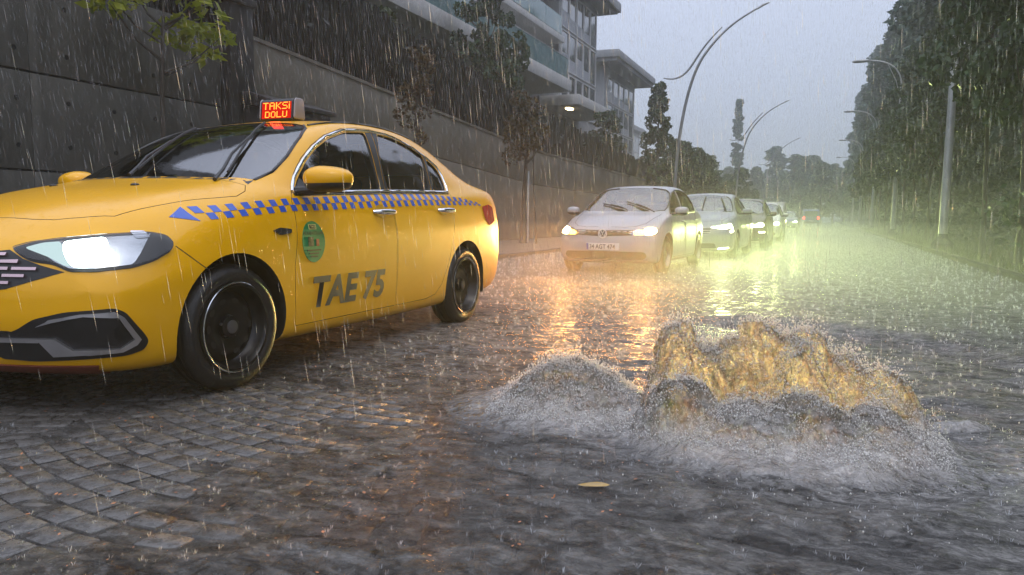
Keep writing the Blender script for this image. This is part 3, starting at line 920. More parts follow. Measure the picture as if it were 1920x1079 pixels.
def build_roof_sign(c):
    l, n = c.hit('top', 2.33, 0); z0 = l.z-.004
    R = empty('taxi_roof_sign', (0, 0, 0)); R.parent = None
    wm = Matrix.Translation(Vector(TAXI_LOC)) @ Matrix.Rotation(TAXI_RZ, 4, 'Z')
    R.matrix_world = wm @ Matrix.Translation((2.36, 0, z0)) @ Matrix.Diagonal((.85, .80, .86, 1))
    tag(R, 'black roof sign with glowing red letters on top of the yellow taxi', 'taxi sign')
    prof = [(-.055, .0), (-.078, .02), (-.062, .165), (-.045, .185), (.045, .185), (.062, .165), (.078, .02), (.055, 0)]
    link_mesh('housing', bevel_mesh(MB().prism(prof, -.175, .175, 'y').mesh('housing'), .008, 2), MATS['sign_housing'], R)
    for sg in (-1, 1):
        cap = MB().prism([(-.060, .02), (-.072, .035), (-.058, .170), (-.04, .190), (.04, .190), (.058, .170), (.072, .035), (.060, .02)], sg*.176, sg*.192, 'y')
        link_mesh('end_cap', bevel_mesh(cap.mesh('end_cap'), .008, 2), MATS['sign_cap'], R)
    MB().box(-.05, .05, -.13, .13, -.015, .005).obj('magnet_base', MATS['black_rubber'], R)
    # display panel leaning with the front face
    def face(u, v, off): # u along -y.. seen from the front: left to right is +y -> -y? front viewer faces +x, left is +y
        t = v; x = -.078+(.016)*(t-.02)/.145-off
        return (x, -u, t)
    sc = MB(); V = [face(-.158, .026, .001), face(.158, .026, .001), face(.158, .160, .001), face(-.158, .160, .001)]
    sc.add(V, [(0, 1, 2, 3)]).obj('display', MATS['led_red_panel'], R)
    FONT = {'T': ['11111', '00100', '00100', '00100', '00100', '00100', '00100'], 'A': ['01110', '10001', '10001', '11111', '10001', '10001', '10001'],
            'K': ['10001', '10010', '10100', '11000', '10100', '10010', '10001'], 'S': ['01111', '10000', '10000', '01110', '00001', '00001', '11110'],
            'I': ['1', '0', '1', '1', '1', '1', '1'], 'D': ['11110', '10001', '10001', '10001', '10001', '10001', '11110'],
            'O': ['01110', '10001', '10001', '10001', '10001', '10001', '01110'], 'L': ['10000', '10000', '10000', '10000', '10000', '10000', '11111'],
            'U': ['10001', '10001', '10001', '10001', '10001', '10001', '01110']}
    for word, vt, ph, pw in (('TAKSI', .156, .0082, .0116), ('DOLU', .083, .0072, .0104)):
        n = sum(len(FONT[ch][0])+1 for ch in word)-1
        u = -n*pw/2
        for ch in word:
            mb = MB()
            for r, row in enumerate(FONT[ch]):
                for q, b in enumerate(row):
                    if b == '1':
                        ua, va = u+q*pw, vt-r*ph
                        A = [face(ua, va-ph*.80, .004), face(ua+pw*.97, va-ph*.80, .004), face(ua+pw*.97, va, .004), face(ua, va, .004)]
                        mb.add(A, [(0, 1, 2, 3)])
            o = mb.obj('led_letter', MATS['led_yellow'], R); o['kind'] = 'stuff'
            u += (len(FONT[ch][0])+1)*pw
    ld = bpy.data.lights.new('sign_glow', 'AREA'); ld.energy = .25; ld.color = (1, .05, .03); ld.shape = 'RECTANGLE'; ld.size = .3; ld.size_y = .12
    o = bpy.data.objects.new('sign_glow', ld); COL.objects.link(o); o.parent = R; o.location = (-.10, 0, .09); o.rotation_euler = (0, rad(90), 0)
    return R
# ------------------------------------------------------------------ the queue of cars behind the taxi
HATCH = dict(hw=.85, cr=.70, tuck=.94, ns=3, nj=2,
  bow=[(0, .25), (.27, .25), (.6, .20), (1.0, .14), (1.5, .12), (2.0, .06), (2.5, 0), (3.3, -.03), (3.9, -.10)],
  nose=[(.15, .07), (.3, .02), (.42, 0), (.52, 0), (.60, .02), (.68, .04), (.78, .08)],
  tail=[(.2, -.08), (.4, -.01), (.55, 0), (.8, -.02), (1.1, -.05)],
  st=[(.27, .71, .26, .58, .48, .63, .655), (.285, .755, .22, .62, .52, .675, .70), (.32, .79, .19, .655, .56, .715, .745),
      (.42, .818, .17, .71, .58, .775, .80), (.60, .834, .165, .78, .59, .84, .86), (.82, .841, .165, .85, .60, .895, .915),
      (1.02, .841, .165, .895, .61, .935, .955), (1.14, .841, .165, .91, .665, .975, 1.0), (1.30, .841, .165, .92, .665, 1.06, 1.09),
      (1.55, .841, .165, .93, .645, 1.19, 1.225), (1.80, .841, .165, .935, .625, 1.31, 1.35), (2.02, .841, .165, .94, .61, 1.375, 1.42),
      (2.35, .841, .165, .945, .60, 1.40, 1.455), (2.75, .84, .165, .95, .595, 1.39, 1.45), (3.15, .838, .17, .96, .585, 1.36, 1.42),
      (3.45, .83, .19, .965, .53, 1.30, 1.375), (3.65, .81, .20, .96, .53, 1.20, 1.27), (3.80, .79, .22, .94, .55, 1.04, 1.08),
      (3.86, .76, .25, .90, .54, .96, .99), (3.88, .70, .30, .85, .50, .90, .92)])
HATCH_D = dict(axles=(.80, 3.27), r=.30, cav=(1.0, 3.5),
  fw=[(1.20, .95), (1.40, 1.085), (1.62, 1.205), (1.85, 1.305), (2.08, 1.352), (2.06, .965)],
  rw=[(2.14, 1.358), (2.5, 1.365), (2.85, 1.335), (3.08, 1.27), (3.20, 1.15), (3.13, .995), (2.12, .968)],
  ws=[(.945, 0), (.965, -.3), (1.05, -.56), (1.15, -.675), (1.30, -.685), (1.55, -.66), (1.76, -.61), (1.84, -.53), (1.88, -.3), (1.90, 0)],
  bk=[(3.46, 0), (3.45, -.3), (3.44, -.46), (3.60, -.50), (3.72, -.48), (3.74, -.2), (3.745, 0)],
  hood=[(.14, -.10), (.16, -.30), (.24, -.47), (.40, -.58), (.62, -.62), (.86, -.655), (1.02, -.67)],
  hl=[(.36, .622), (.38, .662), (.50, .70), (.64, .73), (.76, .74), (.81, .715), (.79, .655), (.70, .62), (.56, .60), (.44, .598)],
  lit=[(.57, .695), (.66, .718), (.75, .728), (.79, .708), (.775, .655), (.69, .626), (.58, .618)],
  lit2=[(.42, .615), (.41, .655), (.50, .685), (.57, .69), (.58, .63), (.52, .615)],
  grille=[(-.47, .690), (0, .682), (.47, .690), (.44, .610), (0, .592), (-.44, .610)], plate=(.385, .490),
  intake=[(-.62, .36), (0, .37), (.62, .36), (.66, .30), (.60, .245), (0, .235), (-.60, .245), (-.66, .30)],
  handles=[(1.86, .83), (2.86, .85)], mirror=(1.27, .93, .985), wip=[((1.00, -.10), (1.22, .38)), ((1.0, -.55), (1.25, -.02))], seats=(1.45, 2.35), gapx=(1.10, 2.10, 3.02))

def scaled(spec, D, kx, ky, kz):
    import copy
    s = copy.deepcopy(spec); d = copy.deepcopy(D)
    s['hw'] *= ky
    s['bow'] = [(a*kx, b*kx) for a, b in s['bow']]; s['nose'] = [(a*kz, b) for a, b in s['nose']]; s['tail'] = [(a*kz, b) for a, b in s['tail']]
    s['st'] = [(a*kx, W*ky, zb*kz, b*kz, yr*ky, zr*kz, zt*kz) for a, W, zb, b, yr, zr, zt in s['st']]
    for k in ('fw', 'rw'): d[k] = [(x*kx, z*kz) for x, z in d[k]]
    for k in ('ws', 'bk', 'hood'): d[k] = [(x*kx, y*ky) for x, y in d[k]]
    for k in ('hl', 'lit', 'lit2'): d[k] = [(u*(kx*.3+ky*.7), z*kz) for u, z in d[k]]
    for k in ('grille', 'intake'): d[k] = [(y*ky, z*kz) for y, z in d[k]]
    d['plate'] = tuple(z*kz for z in d['plate']); d['axles'] = tuple(x*kx for x in d['axles']); d['cav'] = tuple(x*kx for x in d['cav'])
    d['handles'] = [(x*kx, z*kz) for x, z in d['handles']]; m = d['mirror']; d['mirror'] = (m[0]*kx, m[1]*ky, m[2]*kz)
    d['wip'] = [tuple((x*kx, y*ky) for x, y in w) for w in d['wip']]; d['seats'] = tuple(x*kx for x in d['seats']); d['gapx'] = tuple(x*kx for x in d['gapx'])
    d['r'] = d['r']*kz
    return s, d

def build_car(name, label, spec, D, loc, rz, pm, beam_mat, beam_col, power, detail=2, plate=None, badge=False, drl=None, hood_mat=None, fog=False, aim_y=4.0):
    c = Car(spec, name, loc, rz); R = c.root
    tag(R, label, 'car', 'cars queuing in the flooded lane')
    BP = MATS['black_plastic']; IN = MATS['interior_dark']; CH = MATS['chrome']; r = D['r']
    om = c.outer_me; om.materials.append(pm)
    cav = c.cavity(*D['cav']); cav.materials.append(IN)
    full = lambda h: h+[(x, -y) for x, y in h[-2:0:-1]]
    ws = full(D['ws']); bk = full(D['bk'])
    ops = [('DIFFERENCE', cav)]
    hw = spec['hw']
    for x in D['axles']:
        for sg in (-1, 1): ops.append(('DIFFERENCE', cyl_mesh(x, sg*(hw-.27), sg*1.3, r+.005, r+.05, IN, 40)))
    for w in (D['fw'], D['rw']):
        for sg in (-1, 1): ops.append(('DIFFERENCE', prism_mesh(round_poly(w, .03, 3), sg*.36, sg*1.2, 'y', pm)))
    zlo = min(z for x, z in D['fw'])
    ops.append(('DIFFERENCE', prism_mesh(ws, zlo-.02, 2.2, 'z', pm)))
    ops.append(('DIFFERENCE', prism_mesh(bk, zlo+.06, 2.2, 'z', pm)))
    body = link_mesh('body', smooth_me(boolean(om, ops)), None, R)
    for sg in (-1, 1):
        for w in (D['fw'], D['rw']):
            c.patch('side_window', round_poly(w, .03, 3), LEFT, MATS['side_glass'], .12, -.008, .003, mirror=sg > 0)
    c.patch('windscreen', ws, 'top', MATS['car_glass'], .10, -.003, .003)
    c.patch('rear_windscreen', bk, 'top', MATS['car_glass'], .12, -.003, .003)
    c.line('windscreen_seal', D['ws'][2:9], 'top', BP, .012, -.002, .05, both=True)
    c.line('window_seal', D['fw'][:-1]+D['rw'][:-1]+[D['fw'][0]], LEFT, BP, .013, .0, .06, both=True)
    h = D['hood']
    c.line('hood_seam', h, 'top', MATS['black_rubber'], .004, -.001, .05, both=True)
    gx = D['gapx']; belt = zlo
    for x in gx:
        c.line('door_seam', [(x, belt), (x-.03, .6), (x-.01, .26)], LEFT, MATS['black_rubber'], .004, -.001, .06, both=True)
    c.line('door_seam', [(gx[0], .25), (gx[2]-.2, .25)], LEFT, MATS['black_rubber'], .004, -.001, .1, both=True)
    wm = (MATS['tyre_rubber'], MATS['hub_metal'] if badge else MATS['steel_rim'], MATS['hub_metal'])
    for x in D['axles']:
        for sg in (-1, 1): wheel(R, x, sg*(hw-.115), r, sg, .19, r-.10, 0, mats=wm)
    for mir in (False, True):
        hl = c.patch('headlight', round_poly(D['hl'], .02, 3), DIAG, MATS['lamp_reflector'], .06, .004, .02, mirror=mir)
        c.patch('lit_bulb', round_poly(D['lit'], .03, 4), DIAG, beam_mat, .05, .010, .006, hl, mirror=mir)
        if 'lit2' in D: c.patch('lit_bulb', round_poly(D['lit2'], .02, 3), DIAG, MATS[beam_mat.name+'_soft'], .05, .009, .006, hl, mirror=mir)
        c.patch('lens', round_poly(D['hl'], .02, 3), DIAG, MATS['lamp_glass'], .06, .016, .004, hl, mirror=mir)
        if drl: c.patch('daytime_light', drl, DIAG, beam_mat, .05, .012, .006, mirror=mir)
        if fog: c.patch('fog_lamp', round_poly([(.52, .245), (.75, .265), (.75, .235), (.52, .215)], .01, 3), DIAG, MATS[beam_mat.name+'_soft'], .05, .010, .006, mirror=mir)
    g = c.patch('grille', D['grille'], FRONT, BP, .08, .004, .01)
    gy = [z for _, z in D['grille']]; gw = max(y for y, _ in D['grille'])
    for k in range(2):
        z = min(gy)+(max(gy)-min(gy))*(.30+.32*k)
        c.patch('grille_bar', [(-gw*.95, z-.004), (gw*.95, z-.004), (gw*.95, z+.004), (-gw*.95, z+.004)], FRONT, MATS['black_rubber'] if badge else MATS['dull_metal'], .08, .010, .01, g)
    c.patch('lower_intake', round_poly(D['intake'], .03, 3), FRONT, BP, .04, .007, .012)
    iz = min(z for _, z in D['intake'])-.025; iw = max(y for y, _ in D['intake'])
    c.patch('bumper_trim', [(-iw, iz), (iw, iz), (iw, iz+.014), (-iw, iz+.014)], FRONT, MATS['dull_metal'], .06, .008, .01)
    z0, z1 = D['plate']
    pl = c.patch('number_plate', [(-.26, z0), (.26, z0), (.26, z1), (-.26, z1)], FRONT, MATS['plate_white'], .1, .014, .014)
    c.patch('plate_band', [(-.256, z0+.004), (-.22, z0+.004), (-.22, z1-.004), (-.256, z1-.004)], FRONT, MATS['plate_blue'], .1, .017, .003, pl)
    if plate:
        t = decal_text(c, 'plate_lettering', plate, -.20, z0+.018, .40, z1-z0-.036, MATS['navy_lettering'], FRONT, bold=.02, off=.017, parent=pl)
    if badge:
        l, n = c.hit(FRONT, 0, .632); x0 = l.x-.016
        rg = empty('badge', (x0, 0, .632), 0, R)
        MB().tube([(-.004, .064*math.cos(a), .064*math.sin(a)) for a in np.linspace(0, 2*math.pi, 33)], .009, 6).obj('badge_ring', MATS['badge_silver'], rg, True)
        MB().lathe([(.064, .01), (.0005, .0101)], 24, 'x').obj('badge_disc', MATS['badge_blue'], rg)
        for P in ([(-.030, .052), (0, .006), (.030, .052)], [(-.053, .030), (-.026, -.045), (0, .0), (.026, -.045), (.053, .030)]):
            MB().tube([(-.004, y, z) for y, z in P], .008, 6).obj('badge_letter', MATS['badge_silver'], rg, True)
    mx, my, mz = D['mirror']
    for sg in (-1, 1):
        mh = empty('door_mirror', (mx, sg*my, mz), 0, R)
        ellipsoid('mirror_shell', (0, 0, .01), (.085, .11, .065), hood_mat or pm, mh, 2.6, 22, 12, lambda v, q: (v[0] if v[0] < .04 else .04+(v[0]-.04)*.2, v[1], v[2]))
        ellipsoid('mirror_base', (0, 0, -.012), (.08, .105, .055), BP, mh, 2.6, 22, 12, lambda v, q: (v[0] if v[0] < .04 else .04+(v[0]-.04)*.2, v[1], v[2]))
        MB().tube([(-.01, -sg*.18, -.05), (0, 0, -.04)], .022, 8).obj('mirror_arm', BP, mh, True)
    if detail >= 1:
        for x, z in D['handles']:
            for sg in (-1, 1):
                l, n = c.hit(LEFT, x, z)
                P = [(x-.09+.18*t, (l.y-.03*min(1, 3*math.sin(math.pi*t)))*-sg, z) for t in np.linspace(0, 1, 9)]
                MB().tube(P, .012, 8).obj('handle', hood_mat or pm, R, True)
        for a, b in D['wip']:
            def on(x, y, o):
                l, n = c.hit('top', x, y); return l+n*o
            pts = [(a[0]+(b[0]-a[0])*t, a[1]+(b[1]-a[1])*t) for t in np.linspace(0, 1, 7)]
            wa = MB().tube([on(*pts[0], .01), on(*pts[2], .035), on(*pts[4], .03)], .010, 6).obj('wiper_arm', BP, R, True)
            MB().tube([on(*p, .016) for p in pts[1:]], .012, 6).obj('wiper_blade', MATS['black_rubber'], wa, True)
        seats(R, *D['seats'], z0=.42, yo=.33, w=.44)
        box_bev('dashboard', D['cav'][0]+.0, D['cav'][0]+.40, -hw+.25, hw-.25, .62, zlo-.03, IN, R, .05)
    for sg in (-1, 1): spot('headlight_beam', R, (.02, sg*(hw-.20), .66), (-10, sg*hw-aim_y, -1.15), power, beam_col, 58, .95, .08)
    return c

def build_cars():
    WB = emit('warm_beam', (1.0, .62, .26), 60); emit('warm_beam_soft', (1.0, .48, .10), 9.0)
    GB = emit('cool_beam', (.88, 1.0, .50), 70); emit('cool_beam_soft', (.90, 1.0, .55), 9)
    warm = (1.0, .42, .11); green = (.84, 1.0, .34)
    P1, P2 = 560, 600
    build_car('hatchback_car', 'white hatchback with round emblem and orange headlights, right behind the taxi', HATCH, HATCH_D, (-3.14, 11.25, 0), rad(90-2.5), M_WHITE, WB, warm, P1, 2, '34 AGT 474', True, aim_y=2.2)
    SD = dict(axles=(.9, 3.54), r=.31, cav=(1.28, 3.85),
      fw=[(1.465, 1.022), (1.545, 1.091), (1.69, 1.20), (1.825, 1.285), (1.99, 1.362), (2.22, 1.428), (2.47, 1.452), (2.40, 1.17), (2.378, 1.052)],
      rw=[(2.60, 1.458), (2.84, 1.446), (3.06, 1.402), (3.22, 1.34), (3.355, 1.262), (3.375, 1.20), (3.335, 1.082), (2.472, 1.055)],
      ws=[(1.085, 0), (1.10, -.3), (1.15, -.52), (1.255, -.695), (1.40, -.698), (1.58, -.662), (1.78, -.60), (1.92, -.535), (1.985, -.47), (2.02, -.38), (2.065, 0)],
      bk=[(3.32, 0), (3.30, -.3), (3.30, -.50), (3.42, -.545), (3.75, -.56), (3.93, -.55), (3.985, -.3), (3.99, 0)],
      hood=[(.235, -.12), (.259, -.308), (.347, -.505), (.431, -.614), (.636, -.675), (.901, -.748), (1.03, -.778)],
      hl=[(.36, .70), (.40, .735), (.60, .765), (.78, .785), (.88, .775), (.90, .745), (.86, .70), (.74, .675), (.58, .668), (.44, .68)],
      lit=[(.50, .735), (.62, .755), (.76, .765), (.83, .755), (.82, .715), (.72, .690), (.58, .683), (.50, .70)],
      lit2=[(.40, .71), (.41, .725), (.47, .735), (.48, .70)],
      grille=[(-.44, .70), (0, .69), (.44, .70), (.38, .58), (0, .56), (-.38, .58)], plate=(.40, .50),
      intake=[(-.50, .36), (.50, .36), (.54, .25), (-.54, .25)],
      handles=[(2.28, .905), (3.18, .925)], mirror=(1.50, 1.0, 1.08), wip=[((1.12, -.05), (1.85, -.02)), ((1.13, -.60), (1.80, -.38))], seats=(1.78, 2.75), gapx=(1.37, 2.42, 3.30))
    s2, d2 = scaled(TAXI_SPEC, SD, 1.0, 1.0, .955)
    build_car('sedan_car', 'silver sedan with bracket-shaped lights, second in the queue', s2, d2, (-2.68, 16.6, 0), rad(90-1), M_SILVER, GB, green, P2*1.35, 2, '34 KBR 51', drl=[(.83, .755), (.905, .755), (.905, .60), (.78, .575), (.775, .595), (.875, .62), (.875, .725), (.83, .725)], fog=True, aim_y=2.0)
    s3, d3 = scaled(HATCH, HATCH_D, 1.06, 1.04, 1.03)
    build_car('dark_hatchback_car', 'dark hatchback with red roof pillars behind the silver sedan', s3, d3, (-2.4, 22.3, 0), rad(90), M_REDDARK, GB, green, P2*.55, 1, None, drl=[(.60, .50), (.80, .51), (.80, .49), (.60, .48)])
    s4, d4 = scaled(HATCH, HATCH_D, 1.0, 1.02, 1.04)
    build_car('pale_hatchback_car', 'off white hatchback in front of the white box van', s4, d4, (-2.35, 29.5, 0), rad(90), M_WHITE2, GB, green, P2*.40, 1, None)
    s5, d5 = scaled(HATCH, HATCH_D, 1.02, 1.03, 1.0)
    build_car('distant_grey_car', 'small grey car with glaring headlights far down the road', s5, d5, (-2.65, 58.0, 0), rad(90), M_SILVER, GB, green, P2*.30, 0, None)
    return

def build_van(loc):
    R = empty('box_van', loc, rad(90)); R.scale = (.80, .80, .80); tag(R, 'white box van standing behind the off white hatchback', 'van', 'cars queuing in the flooded lane')
    W = M_WHITE2; BP = MATS['black_plastic']
    prof = [(0.0, .35), (.02, .75), (.28, .98), (.95, 1.18), (1.32, 1.95), (1.5, 2.02), (1.9, 2.02), (1.9, .35)]
    link_mesh('cab', bevel_mesh(MB().prism(prof, -.95, .95, 'y').mesh('cab'), .05, 3, 20), W, R)
    link_mesh('cargo_box', bevel_mesh(MB().box(1.95, 5.2, -1.0, 1.0, .55, 2.28).mesh('cargo_box'), .03, 2), W, R)
    MB().prism([(.965, 1.225), (1.29, 1.90), (1.275, 1.915), (.945, 1.235)], -.80, .80, 'y').obj('windscreen', MATS['smoke_plastic'], R)
    MB().box(-.02, .03, -.55, .55, .62, .74).obj('grille', BP, R)
    MB().box(-.04, .10, -.92, .92, .36, .52).obj('bumper', BP, R)
    for sg in (-1, 1):
        MB().prism([(1.30, 1.2), (1.75, 1.2), (1.75, 1.85), (1.5, 1.85)], sg*.945, sg*.956, 'y').obj('side_window', MATS['smoke_plastic'], R)
        box_bev('headlight', -.01, .16, sg*.72-.16, sg*.72+.16, .64, .86, MATS['lamp_reflector'], R, .03)
        box_bev('door_mirror', 1.05, 1.13, sg*1.12-.09, sg*1.12+.09, 1.25, 1.60, BP, R, .03)
        for x in (.85, 4.2): wheel(R, x, sg*.82, .34, sg, .2, .20, 0, mats=(MATS['tyre_rubber'], MATS['steel_rim'], MATS['hub_metal']))
    MB().box(1.5, 5.0, -.6, .6, .35, .56).obj('chassis', BP, R)

def build_truck(loc):
    R = empty('blue_van', loc, rad(90)); tag(R, 'blue van with red brake lights driving away down the road', 'van')
    B = MATS['van_blue']; BP = MATS['black_plastic']
    # here local +x is the tail (towards +y world is its nose), the tail faces the camera at x = 0
    prof = [(0.0, .35), (0.0, 1.05), (.10, 1.9), (.3, 2.0), (3.3, 2.0), (3.95, 1.25), (4.6, 1.05), (4.7, .4)]
    link_mesh('body', bevel_mesh(MB().prism(prof, -.92, .92, 'y').mesh('body'), .06, 3, 20), B, R)
    MB().prism([(.015, 1.15), (.085, 1.82), (.07, 1.825), (.0, 1.155)], -.72, .72, 'y').obj('rear_window', MATS['smoke_plastic'], R)
    MB().box(-.06, .06, -.9, .9, .36, .56).obj('bumper', BP, R)
    for sg in (-1, 1):
        box_bev('brake_light', -.02, .06, sg*.80-.10, sg*.80+.10, .85, 1.12, MATS['brake_red'], R, .02)
        for x in (.9, 3.8): wheel(R, x, sg*.80, .33, sg, .2, .20, 0, mats=(MATS['tyre_rubber'], MATS['steel_rim'], MATS['hub_metal']))
    MB().box(-.01, .02, -.26, .26, .60, .71).obj('number_plate', MATS['plate_white'], R)
    MB().box(.3, 4.4, -.6, .6, .33, .40).obj('chassis', BP, R)
# ------------------------------------------------------------------ noise helpers (numpy)
def vnoise(x, y, seed=0):
    xi = np.floor(x).astype(np.int64); yi = np.floor(y).astype(np.int64); xf = x-xi; yf = y-yi
    def h(a, b):
        n = (a*374761393+b*668265263+seed*1274126177) & 0xffffffff
        n = ((n ^ (n >> 13))*1103515245) & 0xffffffff
        n = (n ^ (n >> 16)) & 0xffffffff
        return n/4294967295.0
    u = xf*xf*(3-2*xf); v = yf*yf*(3-2*yf)
    return (h(xi, yi)*(1-u)+h(xi+1, yi)*u)*(1-v)+(h(xi, yi+1)*(1-u)+h(xi+1, yi+1)*u)*v
def fbm(x, y, oct=4, seed=0, gain=.5):
    s = 0; a = 1; t = 0
    for o in range(oct):
        s = s+a*vnoise(x*2**o+o*17.3, y*2**o-o*9.1, seed+o); t += a; a *= gain
    return s/t

# ------------------------------------------------------------------ environment materials
def env_mats():
    def concrete(name, dark, light, streak=.5):
        t = NT(name); p = t.pos()
        blot = t.ramp(t.noise(p, .55, 6, .62), [(.3, 0), (.72, 1)])
        run = t.ramp(t.noise(t.pos((2.2, 2.2, .12)), 1.6, 5, .6), [(.35, 0), (.7, 1)])
        fine = t.noise(p, 28, 5, .65)
        c = t.mix(blot, dark, light)
        c = t.mix(t.math('MULTIPLY', run, streak), c, [x*.45 for x in dark])
        c = t.mix(t.math('MULTIPLY', fine, .35), c, [x*1.25 for x in light])
        nb = t.bump(t.noise(p, 55, 5, .7), .5, .006, t.bump(t.noise(p, 6, 4), .25, .02))
        r = t.ramp(run, [(0, .62), (1, .38)])
        return t.done(t.pbr(c, r, 0, nb, spec=.18))
    concrete('wet_concrete', (.046, .046, .042), (.125, .122, .110), .7)
    concrete('wet_concrete_far', (.100, .093, .076), (.215, .200, .165), .6)
    concrete('pilaster_concrete', (.012, .012, .011), (.028, .027, .025))
    concrete('render_grey', (.24, .25, .27), (.33, .34, .36), .25)
    concrete('slab_white', (.42, .42, .42), (.55, .55, .54), .25)
    simple('kerb_stone', (.05, .05, .046), .9, var=.4, vscale=5, bump=.4, spec=.0)
    concrete('pavement_wet', (.09, .08, .07), (.16, .145, .125), .3)
    simple('hole_dark', (.006, .006, .006), .8)
    simple('fence_dark', (.004, .005, .0045), .7, var=.4, vscale=3, spec=.2)
    simple('cabinet_dark', (.030, .026, .026), .4, var=.3, vscale=4)
    simple('pole_grey', (.30, .31, .33), .38, metal=.5, var=.2, vscale=3)
    simple('pole_light', (.42, .43, .43), .42, metal=.3, var=.25, vscale=2.5)
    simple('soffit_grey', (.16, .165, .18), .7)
    simple('roof_grey', (.22, .23, .25), .6)
    simple('frame_white', (.55, .56, .58), .4)
    simple('pane_dark', (.035, .04, .048), .08, coat=1)
    simple('curtain_pale', (.34, .36, .40), .5)
    t = NT('rail_glass')
    tr = t.n.new('ShaderNodeBsdfTransparent'); tr.inputs[0].default_value = (.55, .72, .72, 1)
    df = t.pbr((.22, .36, .38), .12, 0, None, 1.0)
    mx = t.n.new('ShaderNodeMixShader'); mx.inputs[0].default_value = .65
    t.l.new(tr.outputs[0], mx.inputs[1]); t.l.new(df.outputs[0], mx.inputs[2]); t.done(mx)
    emit('porch_lamp', (1.0, .72, .35), 12)
    # leaves: colour varies from leaf to leaf, light passes through
    def leaf(name, a, b, trans=.25, rough=.4):
        t = NT(name)
        g = t.n.new('ShaderNodeNewGeometry')
        rnd = g.outputs['Random Per Island']
        c = t.mix(rnd, a, b)
        n2 = t.ramp(t.noise(t.pos(), .9, 3), [(.3, 0), (.7, 1)])
        c = t.mix(t.math('MULTIPLY', n2, .5), c, [x*.6 for x in a])
        p = t.pbr(c, rough, 0, None, 0, .18)
        tl = t.n.new('ShaderNodeBsdfTranslucent'); t.l.new(c, tl.inputs[0])
        mx = t.n.new('ShaderNodeMixShader'); mx.inputs[0].default_value = trans
        t.l.new(p.outputs[0], mx.inputs[1]); t.l.new(tl.outputs[0], mx.inputs[2]); return t.done(mx)
    leaf('leaf_dark', (.028, .052, .028), (.074, .124, .060))
    leaf('leaf_pine', (.044, .084, .064), (.098, .165, .118))
    leaf('leaf_bush', (.040, .062, .048), (.085, .120, .085))
    leaf('leaf_olive', (.035, .055, .022), (.075, .105, .040))
    leaf('leaf_red', (.050, .020, .020), (.095, .040, .036))
    leaf('leaf_brown', (.060, .038, .018), (.11, .075, .035))
    leaf('leaf_young', (.18, .24, .02), (.50, .52, .05), .45)
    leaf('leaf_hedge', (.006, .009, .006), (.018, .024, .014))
    leaf('grass_verge', (.035, .050, .018), (.085, .105, .038))
    t = NT('bark'); p = t.pos((14, 14, 2))
    n = t.noise(p, 2.2, 5, .7)
    t.done(t.pbr(t.mix(n, (.018, .015, .012), (.075, .060, .045)), .7, 0, t.bump(n, .9, .03)))
    t = NT('soil'); n = t.noise(t.pos(), 1.7, 6, .65)
    t.done(t.pbr(t.mix(n, (.022, .026, .014), (.065, .070, .040)), .75, 0, t.bump(t.noise(t.pos(), 9, 5), .6, .05)))
    # road under the water
    t = NT('road_surface'); p = t.pos(); n = t.noise(p, 3, 6, .7)
    t.done(t.pbr(t.mix(n, (.028, .027, .025), (.060, .057, .052)), .4, 0, t.bump(t.noise(p, 60, 4), .5, .01)))
    t = NT('granite_sett'); oi = t.n.new('ShaderNodeObjectInfo'); p = t.pos()
    n = t.noise(p, 24, 6, .72); n2 = t.noise(p, 4, 3)
    rd = t.math('ADD', oi.outputs['Random'], t.math('MULTIPLY', t.noise(p, 2.1, 2), .6))
    c = t.mix(t.ramp(n, [(.36, 0), (.62, 1)]), (.028, .027, .026), (.165, .160, .154))
    c = t.mix(t.ramp(rd, [(.2, 0), (1.3, .55)]), c, (.060, .055, .050))
    c = t.mix(t.math('MULTIPLY', n2, .45), c, (.085, .082, .076))
    t.done(t.pbr(c, t.ramp(n, [(.3, .16), (.7, .40)]), 0, t.bump(n, .8, .010), spec=.5))

# ------------------------------------------------------------------ foliage
def leaf_quads(C, rng, size, stretch=1.7, droop=.3):
    """C (n,3) leaf centres -> verts, faces (diamond leaves, folded along the rib)"""
    n = len(C)
    d = rng.normal(size=(n, 3)); d[:, 2] = d[:, 2]*.6-droop; d /= np.linalg.norm(d, axis=1)[:, None]
    u = np.cross(d, rng.normal(size=(n, 3))); u /= np.linalg.norm(u, axis=1)[:, None]
    s = size*rng.uniform(.6, 1.35, (n, 1)); L = d*s*stretch*.5; Wd = u*s*.5
    V = np.stack([C-L, C+Wd*.9-L*.05, C+L, C-Wd*.9-L*.05], 1).reshape(-1, 3)
    F = np.arange(4*n).reshape(-1, 4)
    return V, F

def crown_points(rng, blobs, n, shell=.55):
    """blobs: (cx,cy,cz, rx,ry,rz); points gathered near blob surfaces"""
    B = np.array(blobs); w = (B[:, 3]*B[:, 4]*B[:, 5])**.67; w /= w.sum()
    k = rng.choice(len(B), n, p=w)
    d = rng.normal(size=(n, 3)); d /= np.linalg.norm(d, axis=1)[:, None]
    r = rng.uniform(shell, 1.0, (n, 1))**.6
    return B[k, :3]+d*r*B[k, 3:6]

def rand_blobs(rng, n, H, z0, rad_fn, br):
    out = []
    for i in range(n):
        t = rng.uniform(0, 1)**.85; z = z0+(H-z0)*t; R = rad_fn(t)
        a = rng.uniform(0, 6.283); q = R*math.sqrt(rng.uniform(0.05, 1))
        b = br*rng.uniform(.6, 1.25)
        out.append((q*math.cos(a), q*math.sin(a), z, b, b, b*.72))
    return out

